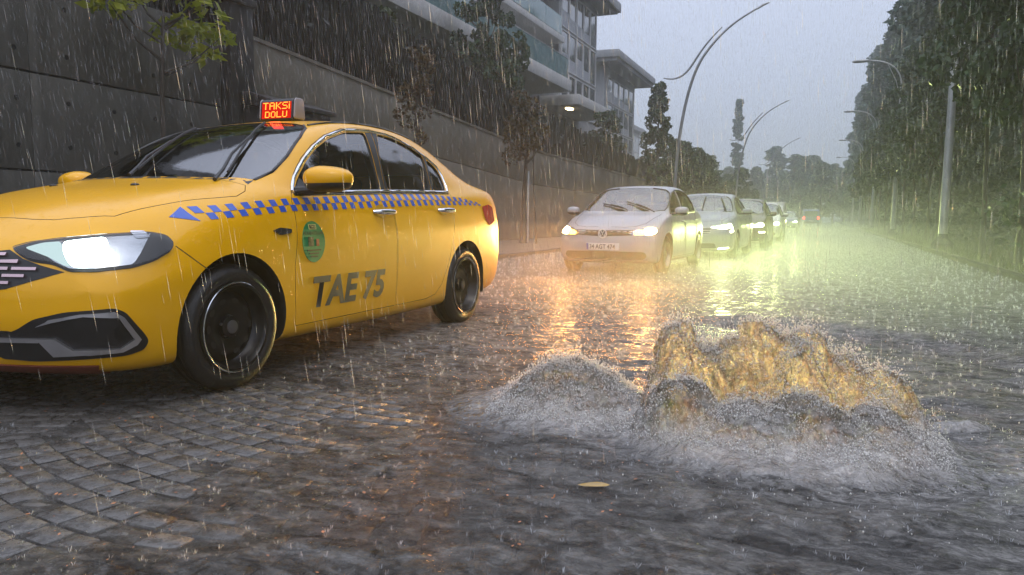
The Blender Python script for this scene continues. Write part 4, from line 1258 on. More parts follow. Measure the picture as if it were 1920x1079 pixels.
def tree_meshes(seed, H, z0, rad_fn, nb, br, nleaf, lsize, trunk_r, limbs=7, lean=0.0, stretch=1.7):
    rng = np.random.default_rng(seed)
    blobs = rand_blobs(rng, nb, H, z0, rad_fn, br)
    P = crown_points(rng, blobs, nleaf)
    V, F = leaf_quads(P, rng, lsize, stretch)
    crown = mesh_np('crown', V, F)
    mb = MB(); top = z0+(H-z0)*.8
    ax = lambda z: (lean*z+.05*math.sin(z*1.3+seed), .05*math.cos(z*1.1+seed*2), z)
    zs = np.linspace(-.1, top, 9)
    mb.tube([ax(z) for z in zs], [trunk_r*(1.25 if i == 0 else 1-.85*i/8) for i in range(9)], 9)
    pick = rng.choice(len(blobs), min(limbs, len(blobs)), replace=False)
    for i in pick:
        b = blobs[i]; zb = max(z0*.75, b[2]-1.0*abs(H)*.12); a = Vector(ax(min(zb, top))); e = Vector(b[:3])
        m = a.lerp(e, .5)+Vector((0, 0, -.06*H*.3))
        mb.tube([a, m, e], [trunk_r*.42, trunk_r*.28, trunk_r*.08], 6)
    trunk = mb.mesh('trunk', True, 60)
    return trunk, crown

def tree_obj(name, label, cat, tm, leafmat, loc, rz=0, sc=(1, 1, 1), group=None):
    R = empty(name, loc, rz); R.scale = sc; tag(R, label, cat, group)
    link_mesh('trunk', tm[0], MATS['bark'], R); link_mesh('crown', tm[1], MATS[leafmat], R)
    return R

# ------------------------------------------------------------------ ground and walls
KERB_L, KERB_R = -6.2, 2.6
WALL_X = -10.0
WTOP = [(-10, 4.13), (8.7, 4.13), (11.4, 4.13), (15.7, 3.89), (26.3, 3.28), (52, 2.99), (120, 2.9)]
FTOP = [(-10, 6.3), (8, 6.25), (15.5, 5.85), (18.3, 5.61), (26.3, 4.97), (43.6, 4.19), (70, 3.95), (120, 3.9)]

def build_ground():
    rng = random.Random(5)
    o = MB().box(KERB_L-.02, KERB_R+.02, -12, 420, -.5, -.045).obj('road', MATS['road_surface']); o['kind'] = 'structure'
    o = MB().box(WALL_X-.3, KERB_L-.14, -12, 420, -.5, .075).obj('pavement', MATS['pavement_wet']); o['kind'] = 'structure'
    # pavement slabs near the queue
    for side, x0, x1, nm in ((-1, KERB_L-.15, KERB_L, 'left_kerb'), (1, KERB_R, KERB_R+.15, 'right_kerb')):
        R = empty(nm, (0, 0, 0)); R['kind'] = 'structure'
        y = 5.0 if side < 0 else 6.0; me = None; k = 0
        while y < 75:
            if me is None: me = bevel_mesh(MB().box(0, x1-x0, 0, .985, -.3, .085).mesh('kerb_stone'), .018, 2)
            s = link_mesh('kerb_stone', me, MATS['kerb_stone'], R, (x0+rng.uniform(-.006, .006), y, rng.uniform(-.008, .008)))
            y += 1.0; k += 1
        b = MB().box(x0+.003, x1-.003, y, 420, -.3, .08).obj('far_kerb', MATS['kerb_stone'], R)
    # verge on the right, rising into the wooded slope
    xs = np.concatenate([np.linspace(KERB_R+.15, 7, 14), np.linspace(8, 70, 26)]); ys = np.linspace(-12, 420, 110)
    Xg, Yg = np.meshgrid(xs, ys)
    rise = np.clip((Xg-5.0)/25, 0, 3)**1.1*9
    Z = .06+rise+fbm(Xg*.8, Yg*.8, 3, 3)*.10*np.clip((Xg-KERB_R-.15)/.6, 0, 1)+np.clip((Yg-60)/200, 0, 1)*np.clip((Xg-6)/10, 0, 1)*6
    V = np.stack([Xg, Yg, Z], -1).reshape(-1, 3); nx = len(xs)
    idx = np.arange(len(V)).reshape(len(ys), nx)
    F = np.stack([idx[:-1, :-1], idx[:-1, 1:], idx[1:, 1:], idx[1:, :-1]], -1).reshape(-1, 4)
    o = link_mesh('hillside', mesh_np('hillside', V, F, True), MATS['soil']); o['kind'] = 'structure'
    # ground behind the wall on the left
    xs = np.array([-200, -60, -30, -18, -12, WALL_X-.28]); ys = np.linspace(-30, 420, 60)
    Xg, Yg = np.meshgrid(xs, ys)
    Z = np.interp(Yg, [a for a, _ in WTOP], [b for _, b in WTOP])-.25+np.clip((-14-Xg)/40, 0, 1)*2
    V = np.stack([Xg, Yg, Z], -1).reshape(-1, 3); nx = len(xs); idx = np.arange(len(V)).reshape(len(ys), nx)
    F = np.stack([idx[:-1, :-1], idx[:-1, 1:], idx[1:, 1:], idx[1:, :-1]], -1).reshape(-1, 4)
    o = link_mesh('garden_ground', mesh_np('garden_ground', V, F, True), MATS['soil']); o['kind'] = 'structure'
    # far ground to the horizon
    o = MB().add([(-440, 419, -.2), (440, 419, -.2), (440, 740, 2), (-440, 740, 2)], [(0, 1, 2, 3)]).obj('far_ground', MATS['soil']); o['kind'] = 'structure'
    # grass tufts on the verge
    rg = np.random.default_rng(8); n = 26000
    x = KERB_R+.22+rg.uniform(0, 1, n)**1.3*4.5; y = rg.uniform(7, 70, n)**1.0
    zb = .06+np.clip((x-5.0)/25, 0, 3)**1.1*9
    h = rg.uniform(.03, .16, n); w = .006+rg.uniform(0, .006, n)*1.0+.0002*y; a = rg.uniform(0, 6.283, n); ln = rg.normal(0, .05, (n, 2))
    A = np.stack([x-w*np.cos(a), y-w*np.sin(a), zb], 1); B = np.stack([x+w*np.cos(a), y+w*np.sin(a), zb], 1); T = np.stack([x+ln[:, 0], y+ln[:, 1], zb+h+.04], 1)
    V = np.stack([A, B, T], 1).reshape(-1, 3)
    g = link_mesh('verge_grass', mesh_np('verge_grass', V, np.arange(3*n).reshape(-1, 3)), MATS['grass_verge'])
    tag(g, 'short wet grass along the verge under the roadside trees', 'grass', kind='stuff')

def build_left_wall():
    # near section: cast panels with recessed joints and tie holes
    R = empty('panelled_concrete_wall', (WALL_X, 4, 0)); tag(R, 'dark concrete retaining wall of large panels with round tie holes, left of the pilaster', 'wall')
    def lb(nm, y0, y1, z0, z1, x0, x1, mat, bev=0):
        me = MB().box(x0, x1, y0-4, y1-4, z0, z1).mesh(nm)
        if bev: bevel_mesh(me, bev, 2)
        return link_mesh(nm, me, mat, R)
    lb('core', -10, 10.74, -.2, 4.05, -.5, -.035, MATS['hole_dark'])
    ys = [-10, -2.4, 2.4, 7.2, 10.74]; zs = [(.1, 1.445), (1.475, 2.765), (2.795, 4.13)]
    for a, b in zip(ys[:-1], ys[1:]):
        for z0, z1 in zs: lb('panel', a+.004, b-.004, z0, z1, -.036, 0, MATS['wet_concrete'], .008)
    hm = MB().lathe([(.034, -.002), (.034, .004), (.026, .0045), (.0005, .0005)], 14, 'x').mesh('tie_hole', True)
    for z in (3.74, 3.07, 2.41, 1.80, 1.12, .48):
        y = 6.24
        while y < 10.5:
            link_mesh('tie_hole', hm, MATS['hole_dark'], R, (.001, y-4, z+random.Random(int(y*100+z*10)).uniform(-.02, .02))); y += .755
    # pilaster
    P = empty('wall_pilaster', (WALL_X, 11.05, 0)); tag(P, 'dark square pilaster where the two retaining walls meet', 'pilaster')
    link_mesh('shaft', bevel_mesh(MB().box(-.4, .22, -.30, .30, 0, 4.6).mesh('shaft'), .02, 2), MATS['pilaster_concrete'], P)
    link_mesh('cap', bevel_mesh(MB().box(-.45, .27, -.35, .35, 4.6, 4.75).mesh('cap'), .02, 2), MATS['pilaster_concrete'], P)
    # rough wall beside the queue, its top falling with the street
    W = empty('long_concrete_wall', (WALL_X, 11.4, 0)); tag(W, 'long rain-streaked retaining wall falling away along the queue, under the picket fence', 'wall')
    y = 11.36; k = 0
    while y < 118:
        y2 = min(118, y+(5.0 if y < 60 else 15)); t0, t1 = interp(WTOP, y), interp(WTOP, y2)
        for lo0, lo1, hi0, hi1 in ((.08, .08, t0-1.22, t1-1.22), (t0-1.195, t1-1.195, t0, t1)):
            V = []
            for x in (-.5, 0):
                V += [(x, y+.003-11.4, lo0), (x, y2-.003-11.4, lo1), (x, y2-.003-11.4, hi1), (x, y+.003-11.4, hi0)]
            me = MB().add(V, [(0, 1, 2, 3), (4, 7, 6, 5), (0, 4, 5, 1), (1, 5, 6, 2), (2, 6, 7, 3), (3, 7, 4, 0)]).mesh('panel')
            link_mesh('panel', bevel_mesh(me, .010, 2), MATS['wet_concrete_far'], W)
        y = y2
    # coping
    V = []
    yy = np.linspace(11.36, 118, 40)
    mb = MB()
    for a, b in zip(yy[:-1], yy[1:]):
        ta, tb = interp(WTOP, a), interp(WTOP, b)
        mb.add([(-.52, a-11.4, ta+.002), (.03, a-11.4, ta+.002), (.03, b-11.4, tb+.002), (-.52, b-11.4, tb+.002), (-.52, a-11.4, ta+.07), (.03, a-11.4, ta+.07), (.03, b-11.4, tb+.07), (-.52, b-11.4, tb+.07)],
               [(0, 3, 2, 1), (4, 5, 6, 7), (0, 1, 5, 4), (2, 3, 7, 6), (1, 2, 6, 5), (3, 0, 4, 7)])
    mb.obj('coping', MATS['wet_concrete_far'], W)

def build_fence_hedge():
    F = empty('picket_fence', (WALL_X-.12, 12, 0)); tag(F, 'tall dark picket fence on top of the long retaining wall', 'fence')
    rng = random.Random(3); y = 5.0; n = 0
    me = MB().box(-.022, .022, -.034, .034, 0, 1).mesh('picket')
    # pointed top
    rest = MB()
    while y < 62:
        z0 = interp(WTOP, y)+.02; z1 = interp(FTOP, y)+rng.uniform(-.16, .10)
        if n < 300:
            o = link_mesh('picket', me, MATS['fence_dark'], F, (rng.uniform(-.012, .012), y-12, z0), (rng.uniform(-.012, .012), rng.uniform(-.012, .012), rng.uniform(-.2, .2)))
            o.scale = (1, rng.uniform(.8, 1.25), z1-z0)
        else: rest.box(-.02, .02, y-12-.035, y-12+.035, z0, z1)
        n += 1; y += .118 if y < 40 else .16
    o = rest.obj('far_pickets', MATS['fence_dark'], F); o['kind'] = 'stuff'
    for dz in (.35, .82):
        pts = [(-.045, yy-12, interp(WTOP, yy)+.02+(interp(FTOP, yy)-interp(WTOP, yy))*dz) for yy in np.linspace(5, 62, 30)]
        MB().tube(pts, .028, 6).obj('rail', MATS['fence_dark'], F, True)
    # hedge behind and through the pickets
    rg = np.random.default_rng(11)
    H = empty('evergreen_hedge', (WALL_X-.8, 12, 3)); tag(H, 'dense blackish evergreen hedge growing behind the picket fence', 'hedge')
    n = 150000
    y = 3+rg.uniform(0, 1, n)**1.35*85; t0 = np.interp(y, [a for a, _ in WTOP], [b for _, b in WTOP]); t1 = np.interp(y, [a for a, _ in FTOP], [b for _, b in FTOP])
    top = t1-t0-.10+.30*(fbm(y*1.1, y*0+3.3, 4, 9)-.5)
    u = rg.uniform(0, 1, n)
    z = t0+top*u; x = rg.normal(0, .30, n)*(1-.5*np.clip(u-.7, 0, 1))-.15
    C = np.stack([x, y-12, z-3], 1)
    V, Fq = leaf_quads(C, rg, .11, 1.9)
    V = V
    sc = 1
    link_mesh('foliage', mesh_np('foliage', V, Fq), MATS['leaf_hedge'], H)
    core = MB(); yy = np.arange(3, 88, 1.0)                # solid dark filler added so the hedge looks shaded right through
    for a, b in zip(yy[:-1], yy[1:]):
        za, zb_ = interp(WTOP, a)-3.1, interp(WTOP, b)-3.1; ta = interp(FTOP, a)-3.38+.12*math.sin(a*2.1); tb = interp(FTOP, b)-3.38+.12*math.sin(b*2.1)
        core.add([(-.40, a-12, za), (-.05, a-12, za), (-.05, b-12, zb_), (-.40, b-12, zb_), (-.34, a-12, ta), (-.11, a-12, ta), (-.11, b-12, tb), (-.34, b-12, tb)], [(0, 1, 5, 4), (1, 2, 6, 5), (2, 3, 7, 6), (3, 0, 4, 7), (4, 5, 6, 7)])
    core.obj('dark_core', MATS['fence_dark'], H)
    mb = MB()
    for yy in np.arange(5, 60, 1.3): mb_ = MB().tube([(-.2, yy-12, interp(WTOP, yy)-3.2), (-.2, yy-12, interp(FTOP, yy)-3.5)], [.035, .015], 6).obj('stem', MATS['bark'], H)
    # green sprays poking above
    for y0, x0, s in ((13.6, -.3, 1.0), (15.1, -.25, .8), (17.2, -.2, .7)):
        r2 = np.random.default_rng(int(y0*10)); m = 260
        z = interp(FTOP, y0)
        C = np.stack([r2.normal(0, .22, m)*s, r2.normal(0, .28, m)*s, r2.uniform(-.2, .75, m)*s], 1)
        V, Fq = leaf_quads(C, r2, .11, 2.0)
        T = empty('leafy_sapling', (WALL_X-.5+x0, y0, z-.1)); tag(T, 'fresh green leafy shoot rising above the dark hedge', 'shrub', 'green shoots above the hedge')
        link_mesh('foliage', mesh_np('foliage', V, Fq), MATS['leaf_olive'], T)
        MB().tube([(0, 0, -1.6), (.03, .02, .5*s)], [.03, .01], 6).obj('stem', MATS['bark'], T)

def build_cabinet():
    C = empty('utility_cabinet', (-9.55, 11.9, .12)); tag(C, 'dark flat-roofed utility cabinet against the wall behind the roof sign', 'cabinet')
    link_mesh('body', bevel_mesh(MB().box(-.42, .42, -.85, .85, 0, 2.70).mesh('body'), .015, 2), MATS['cabinet_dark'], C)
    link_mesh('roof', bevel_mesh(MB().prism([(-.48, 2.70), (.50, 2.70), (.50, 2.78), (-.05, 2.95), (-.48, 2.95)], -.94, .94, 'y').mesh('roof'), .012, 2), MATS['cabinet_dark'], C)
    for k in (-1, 1):
        d = link_mesh('door', bevel_mesh(MB().box(.421, .440, k*.42-.39, k*.42+.39, .12, 2.58).mesh('door'), .008, 2), MATS['cabinet_dark'], C)
        for q in range(8): MB().box(.441, .452, k*.42-.28, k*.42+.28, 2.05+q*.05, 2.075+q*.05).obj('vent_slat', MATS['fence_dark'], d)
        MB().box(.441, .47, k*.06-.012, k*.06+.012, 1.2, 1.38).obj('handle', MATS['dull_metal'], d)

# ------------------------------------------------------------------ buildings
def facade_windows(R, X, y0, y1, z0, z1, cols, rows, pattern=0, depth=.25):
    """window bays on a wall facing +x at local x=X; each window: frame (> pane, blind)"""
    rg = random.Random(cols*7+rows); cw = (y1-y0)/cols; rh = (z1-z0)/rows
    for c_ in range(cols):
        for r_ in range(rows):
            a, b = y0+c_*cw+.10, y0+(c_+1)*cw-.10; lo, hi = z0+r_*rh+.14, z0+(r_+1)*rh-.14
            f = MB()
            for (p, q, s, t) in ((a, b, lo-.06, lo), (a, b, hi, hi+.06), (a-.07, a, lo-.06, hi+.06), (b, b+.07, lo-.06, hi+.06)):
                f.box(X-.02, X+.07, p, q, s, t)
            W = f.obj('window_frame', MATS['frame_white'], R); W['kind'] = 'stuff'
            MB().box(X-.01, X+.012, a, b, lo, hi).obj('pane', MATS['pane_dark'], W)
            if rg.random() < .6:
                h = lo+(hi-lo)*rg.uniform(.25, .5)
                MB().box(X+.013, X+.022, a+.02, b-.02, lo+.02, h).obj('panel', MATS['curtain_pale'], W)

def build_buildings():
    G = MATS['render_grey']; SW = MATS['slab_white']
    A = empty('apartment_block', (-15, 47, 3)); tag(A, 'grey apartment block with white window grid and glass balconies above the hedge', 'building')
    def part(nm, x0, x1, y0, y1, z0, z1, m, parent=A, o=(-15, 47, 3), bev=0):
        me = MB().box(x0-o[0], x1-o[0], y0-o[1], y1-o[1], z0-o[2], z1-o[2]).mesh(nm)
        if bev: bevel_mesh(me, bev, 2)
        return link_mesh(nm, me, m, parent)
    w = part('wall', -24, -15, 43.6, 51.5, 2.6, 15.0, G)
    facade_windows(w, .0, 43.9-47, 51.3-47, 7.2-3, 14.6-3, 5, 3)
    part('roof', -25, -13.7, 43.0, 53.0, 15.0, 15.6, MATS['roof_grey'], bev=.03)
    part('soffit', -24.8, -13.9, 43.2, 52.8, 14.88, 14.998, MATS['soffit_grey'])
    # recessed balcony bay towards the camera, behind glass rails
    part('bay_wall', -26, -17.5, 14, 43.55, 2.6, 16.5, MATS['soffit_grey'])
    for z in (8.2, 11.4, 14.6):
        if z > 8.5:
            s = part('balcony_slab', -17.4, -14.6, 16, 43.5, z-.35, z, SW, bev=.02)
            yy = 16.0
            while yy < 43:
                part('glass_panel', -14.66, -14.63, yy+.02, yy+2.68, z+.05, z+1.05, MATS['rail_glass'], A); yy += 2.7
    # windows in the bay wall
    for yy in np.arange(17, 42, 4.2):
        for z in (8.6, 11.8):
            f = part('window_frame', -17.5, -17.40, yy-.08, yy+2.68, z-.08, z+2.28, MATS['frame_white'])
            part('pane', -17.41, -17.38, yy, yy+1.27, z, z+2.2, MATS['pane_dark'], A); part('pane', -17.41, -17.38, yy+1.33, yy+2.6, z, z+2.2, MATS['pane_dark'], A)
    # terrace slab with glass rail
    part('terrace_slab', -17.4, -13.0, 11, 40.0, 7.62, 8.24, SW, bev=.02)
    yy = 11.0
    while yy < 39.5:
        part('glass_panel', -13.10, -13.075, yy+.02, min(39.9, yy+2.18), 8.28, 9.30, MATS['rail_glass']); yy += 2.2
    MB().box(-13.115+15, -13.06+15, 11-47, 39.9-47, 9.302-3, 9.34-3).obj('hand_rail', MATS['dull_metal'], A)
    part('terrace_column', -15.4, -15.0, 38.6, 39.0, 2.6, 7.62, SW); part('terrace_column', -15.4, -15.0, 30.6, 31.0, 2.6, 7.62, SW)
    # porch canopy with lamp
    part('porch_canopy', -15.0, -12.7, 40.4, 47.5, 7.02, 7.58, SW, bev=.02)
    l = part('porch_lamp', -13.8, -13.5, 41.4, 41.9, 6.93, 7.015, MATS['porch_lamp'])
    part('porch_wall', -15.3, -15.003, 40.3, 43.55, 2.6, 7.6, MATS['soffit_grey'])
    B = empty('distant_apartment_block', (-18.6, 72, 3)); tag(B, 'second grey apartment block with wide flat eaves, further down the street', 'building')
    o = (-18.6, 72, 3)
    w = part('wall', -28, -18.6, 66.5, 78, 2.6, 14.3, G, B, o)
    facade_windows(w, 0, 67.5-72, 77.5-72, 6.4-3, 13.6-3, 5, 3)
    part('roof', -29.5, -16.9, 64.8, 80, 14.6, 15.2, MATS['roof_grey'], B, o, .03)
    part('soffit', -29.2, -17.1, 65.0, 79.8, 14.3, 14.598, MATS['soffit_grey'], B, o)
    rp = MB().add([(-29.5+18.6, -7.2, 12.2), (-16.9+18.6, -7.2, 12.2), (-16.9+18.6, 8, 12.2), (-29.5+18.6, 8, 12.2), (-23+18.6, 0.4, 14.0)], [(0, 1, 4), (1, 2, 4), (2, 3, 4), (3, 0, 4)]).obj('hipped_roof', MATS['roof_grey'], B)
    C = empty('far_terrace_house', (-40, 150, 3)); tag(C, 'faint far building fading into the rain beyond the grey blocks', 'building'); o = (-40, 150, 3)
    w = part('wall', -52, -38, 138, 165, 2.6, 19, G, C, o); facade_windows(w, 2.0, 139-150, 164-150, 8-3, 18-3, 8, 3)
    part('roof', -53, -37, 137, 166, 19, 19.8, MATS['roof_grey'], C, o)
    part('lower_wall', -46, -36, 166.2, 185, 2.6, 13, G, C, o); part('roof', -47, -35, 166.5, 186, 13, 13.7, MATS['roof_grey'], C, o)

# ------------------------------------------------------------------ lamps
def build_lamps():
    # left: swooping double-curve posts
    me1 = None
    for i, (x, y, s) in enumerate(((-7.15, 39.0, 1.0), (-7.55, 71.0, 1.0), (-7.6, 104.0, 1.0))):
        R = empty('curved_street_lamp', (x, y, .12)); R.scale = (s, s, s)
        tag(R, ['tall curved grey street lamp rising behind the white hatchback', 'second curved street lamp along the left pavement', 'faint third curved street lamp down the left pavement'][i], 'street lamp', 'curved street lamps on the left pavement')
        P = [(0, 0, 0), (.02, 0, 2.0), (.06, 0, 3.7), (.32, 0, 6.0), (.78, 0, 7.85), (1.30, 0, 8.85), (2.26, 0, 9.9), (3.1, 0, 10.45), (3.84, 0, 10.82)]
        Pd = bspl(np.array(P), 5)
        n = len(Pd)
        MB().tube([tuple(p) for p in Pd], [.095-.055*k/(n-1) for k in range(n)], 10).obj('post', MATS['pole_grey'], R, True)
        Q = bspl(np.array([(-.68, 0, 7.76), (-.35, 0, 7.68), (.10, 0, 7.72), (.48, 0, 7.98), (.78, 0, 8.40), (1.12, 0, 8.95), (1.60, 0, 9.55), (2.10, 0, 10.02)]), 5)
        m = len(Q); MB().tube([tuple(p) for p in Q], [.03+.025*math.sin(math.pi*k/(m-1)) for k in range(m)], 8).obj('branch', MATS['pole_grey'], R, True)
        MB().tube([(3.70, 0, 10.74), (3.95, 0, 10.88), (4.25, 0, 10.98)], [.05, .06, .03], 8).obj('lamp_head', MATS['pole_light'], R, True)
        MB().lathe([(.22, 0), (.22, .05), (.13, .09), (.11, .30), (.097, .34)], 20, 'z').obj('base', MATS['pole_light'], R, True)
    # right: straight posts with overhead arm
    labels = ['pale straight lamp post beside the right kerb with a loop of tube on it', 'second lamp post on the right verge with its head over the road', 'third lamp post on the right verge', 'fourth lamp post on the right verge, dim in the rain', 'fifth lamp post on the right verge, barely visible']
    for i, y in enumerate((23.7, 42.7, 62.0, 84.0, 107.0)):
        R = empty('street_lamp', (2.98 if i == 0 else 3.15, y, .11)); tag(R, labels[i], 'street lamp', 'lamp posts along the right verge')
        if i == 0: R.scale = (1, 1, 1.3)
        MB().tube([(0, 0, 0), (.03, 0, 3), (.06, 0, 7.4)], [.12, .10, .07], 12).obj('post', MATS['pole_light'], R, True)
        A = bspl(np.array([(.06, 0, 7.2), (.02, 0, 7.8), (-.3, 0, 8.35), (-.9, 0, 8.62), (-1.5, 0, 8.68)]), 5)
        MB().tube([tuple(p) for p in A], .035, 8).obj('arm', MATS['pole_light'], R, True)
        MB().tube([(.05, 0, 6.6), (-.2, 0, 7.6), (-.62, 0, 8.48)], .018, 6).obj('stay', MATS['pole_light'], R, True)
        ellipsoid('lamp_head', (-1.85, 0, 8.66), (.40, .15, .075), MATS['pole_light'], R, 2.6, 20, 10)
        MB().lathe([(.27, -.05), (.27, .10), (.20, .16), (.14, .20), (.125, .30)], 20, 'z').obj('base', MATS['kerb_stone'], R, True)
        if i == 0:
            B = bspl(np.array([(-.12, 0, 3.85), (.25, 0, 4.15), (.75, 0, 4.75), (1.0, 0, 5.4), (.98, 0, 6.0), (.6, 0, 6.7)]), 6)
            MB().tube([tuple(p) for p in B], .030, 8).obj('tube_loop', MATS['pole_light'], R, True)

# ------------------------------------------------------------------ trees
def build_trees():
    tm_big = [tree_meshes(40+k, 17+k*1.2, 2.0, lambda t: 3.5*(1-t)**.5*(.55+.45*min(1, t*5)), 110, .85, 12000, .30, .24, 12) for k in range(4)]
    rng = random.Random(21)
    lab = ['tall dark-green tree of the dense wooded slope right of the road']*4
    y = 11.0; k = 0
    while y < 240:
        for row in (0, 1):
            x = ((8.6 if y < 45 else 7.0) if row == 0 else 12.8)+rng.uniform(-.9, 1.3)+(0 if y < 60 else (y-60)*.01)
            if row == 1 and y > 150: continue
            s = (.92+.16*rng.random())*(1+min(.45, max(0, (y-40)*.0028)))*(1.12 if row else 1)
            zb = max(0, ((x-5)/25))**1.1*9+(max(0, min(1, (y-60)/200))*max(0, min(1, (x-6)/10))*6)
            v = (k+row) % 4
            tree_obj('forest_tree', lab[v], 'tree', tm_big[v], 'leaf_pine' if v != 2 else 'leaf_dark', (x, y+rng.uniform(-1, 1), zb), rng.uniform(0, 6.28), (s, s, s*rng.uniform(.95, 1.1)), 'trees of the wooded slope')
        y += 4.6+min(9, y*.045); k += 1
    # trees closing the end of the road
    for i in range(34):
        x = -50+i*1.9+rng.uniform(-1, 1); yy = 205+rng.uniform(-28, 25)
        s = rng.uniform(.62, .95)*(1.05 if x > -14 else .85)
        tree_obj('far_tree', 'faint tree closing the far end of the road in the rain', 'tree', tm_big[i % 4], 'leaf_pine', (x, yy, 0), rng.uniform(0, 6.28), (s*1.6, s*1.6, s), 'hazy trees at the end of the road')
    cyp = tree_meshes(77, 27, 2, lambda t: 2.4*(1-t)**.8, 120, .7, 6000, .4, .25, 8)
    tree_obj('spire_tree', 'narrow spire-topped conifer standing above the hazy far trees', 'tree', cyp, 'leaf_pine', (-19.5, 185, 0), 0, (1, 1, 1.03))
    # undergrowth bushes at the foot of the slope
    bush = [tree_meshes(60+k, 2.6, .15, lambda t: 1.1*(1-t*.6), 16, .55, 3200, .11, .06, 5) for k in range(3)]
    y = 9.0; i = 0
    while y < 90:
        s = rng.uniform(.8, 1.5)
        tree_obj('undergrowth_bush', 'low green bush at the foot of the wooded slope, behind the roadside trunks', 'bush', bush[i % 3], 'leaf_bush', (5.3+rng.uniform(-.5, 1.0), y, .1), rng.uniform(0, 6), (s, s, s), 'undergrowth along the slope')
        y += 1.5+y*.03; i += 1
    # roadside row: slim trunks, crowns above head height
    tr = [tree_meshes(80+k, 5.6+.5*k, 2.3, lambda t: 1.15*math.sin(math.pi*min(1, .18+t*.8))**.7, 26, .50, 5200, .115, .075, 8) for k in range(3)]
    spots = [(3.15, 15.8, .80, 2), (3.05, 18.6, .80, 0), (3.25, 25.6, .95, 1), (3.35, 28.3, 1.05, 1), (3.45, 31.7, .95, 2), (3.4, 36.1, .9, 0), (3.5, 41.8, 1, 1), (3.4, 48, 1, 2), (3.5, 53, 1, 0), (3.45, 58.5, 1.0, 1), (3.5, 63, 1, 0), (3.5, 67.6, 1, 2), (3.6, 75, 1.05, 1), (3.6, 83, 1, 0), (3.7, 92, 1, 2)]
    for i, (x, y, s, v) in enumerate(spots):
        lb = {0: 'slim dark roadside tree with a low side shoot, last before the open kerb', 1: 'slim bare-trunked roadside tree just past the low-shoot one', 2: 'leafy roadside tree right behind the pale lamp post', 3: 'bushy olive-green roadside tree past the pale lamp post'}.get(i, 'slender roadside tree in the row along the right verge')
        R = tree_obj('roadside_tree', lb, 'tree', tr[v], 'leaf_olive' if i in (2, 3, 4) else 'leaf_dark', (x, y, .1), rng.uniform(0, 6), (s, s, s*(1.15 if i > 1 else 1.5)), 'trees in a row along the right verge')
        if i == 0:
            r2 = np.random.default_rng(4); C = np.stack([r2.normal(0, .28, 240), r2.normal(0, .28, 240), .75+r2.normal(0, .16, 240)], 1)
            V, Fq = leaf_quads(C, r2, .075, 2.0); link_mesh('low_shoot', mesh_np('low_shoot', V, Fq), MATS['leaf_dark'], R)['kind'] = 'stuff'
    # left pavement trees
    yt = tree_meshes(90, 5.3, 3.2, lambda t: 1.05*(1-.15*t), 26, .32, 1100, .12, .055, 11, stretch=1.7)
    tree_obj('young_tree', 'young pavement tree with sparse yellow-green leaves in front of the panelled wall', 'tree', yt, 'leaf_young', (-8.6, 8.15, .12), .6)
    bt = tree_meshes(92, 4.8, 2.6, lambda t: .50*(1-.4*t), 12, .34, 900, .085, .05, 9)
    tree_obj('brown_tree', 'small brown-leaved tree on the pavement above the taxi boot', 'tree', bt, 'leaf_brown', (-8.7, 15.4, .12), 1.2, (.8, .8, .92))
    b2 = tree_meshes(94, 4.6, 2.4, lambda t: .75*(1-.4*t), 14, .36, 1500, .085, .13, 10)
    tree_obj('thick_trunked_tree', 'thick-trunked pavement tree with thin brown foliage between taxi and hatchback', 'tree', b2, 'leaf_brown', (-8.5, 21.7, .12), 2.0, (.8, .8, .95))
    b3 = tree_meshes(96, 4.2, 2.3, lambda t: .5*(1-.4*t), 10, .3, 800, .08, .035, 6)
    tree_obj('thin_stemmed_tree', 'thin-stemmed pavement sapling just right of the thick trunk', 'tree', b3, 'leaf_brown', (-8.1, 21.5, .12), .4)
    MB_ = empty('tree_stake', (-8.22, 21.25, .12)); tag(MB_, 'pale upright stake beside the thick tree trunk', 'stake')
    MB().tube([(0, 0, 0), (.01, 0, 2.1)], .03, 8).obj('post', MATS['pole_light'], MB_, True)
    # trees above the hedge
    g1 = tree_meshes(101, 6.2, .3, lambda t: 1.9*math.sin(math.pi*min(1, .25+t*.72))**.6, 80, .46, 9000, .15, .12, 10)
    tree_obj('terrace_tree', 'large dark broadleaf tree in front of the glass balconies', 'tree', g1, 'leaf_dark', (-11.6, 25.8, 3.2), 0, (.72, .72, 1.05))
    tree_obj('red_tree', 'dark red-leaved tree at the corner of the first grey block', 'tree', g1, 'leaf_red', (-11.6, 42.0, 2.8), 2, (.72, .72, .62))
    cn = tree_meshes(103, 7.0, .3, lambda t: 1.55*(1-t)**.8+.08, 130, .30, 9000, .13, .12, 12)
    tree_obj('conifer_tree', 'dark conical evergreen beside the first curved street lamp', 'tree', cn, 'leaf_dark', (-9.6, 46.5, 2.2), 0, (.95, .95, .95))
    for i, (x, y, s) in enumerate(((-8.7, 47.5, .62), (-8.0, 50, .68), (-7.6, 53.5, .6), (-8.6, 57, .6))):
        tree_obj('maroon_tree', ['maroon bushy tree right of the first curved street lamp', 'maroon tree overhanging the pavement past the lamp', 'small maroon tree further along the pavement', 'last maroon tree along the pavement'][i], 'tree', g1, 'leaf_red', (x, y, .3), i*1.7, (s, s, s*1.02), 'maroon trees along the left pavement')
    for i in range(7):
        s = rng.uniform(.8, 1.2)
        tree_obj('hedge_tree', 'dark shrub tree continuing the hedge beside the far queue', 'tree', g1, 'leaf_hedge', (-9.6+rng.uniform(-.6, .4), 56+i*6.5, .2), i, (s*.9, s*.9, s*.9), 'dark trees beyond the end of the hedge')
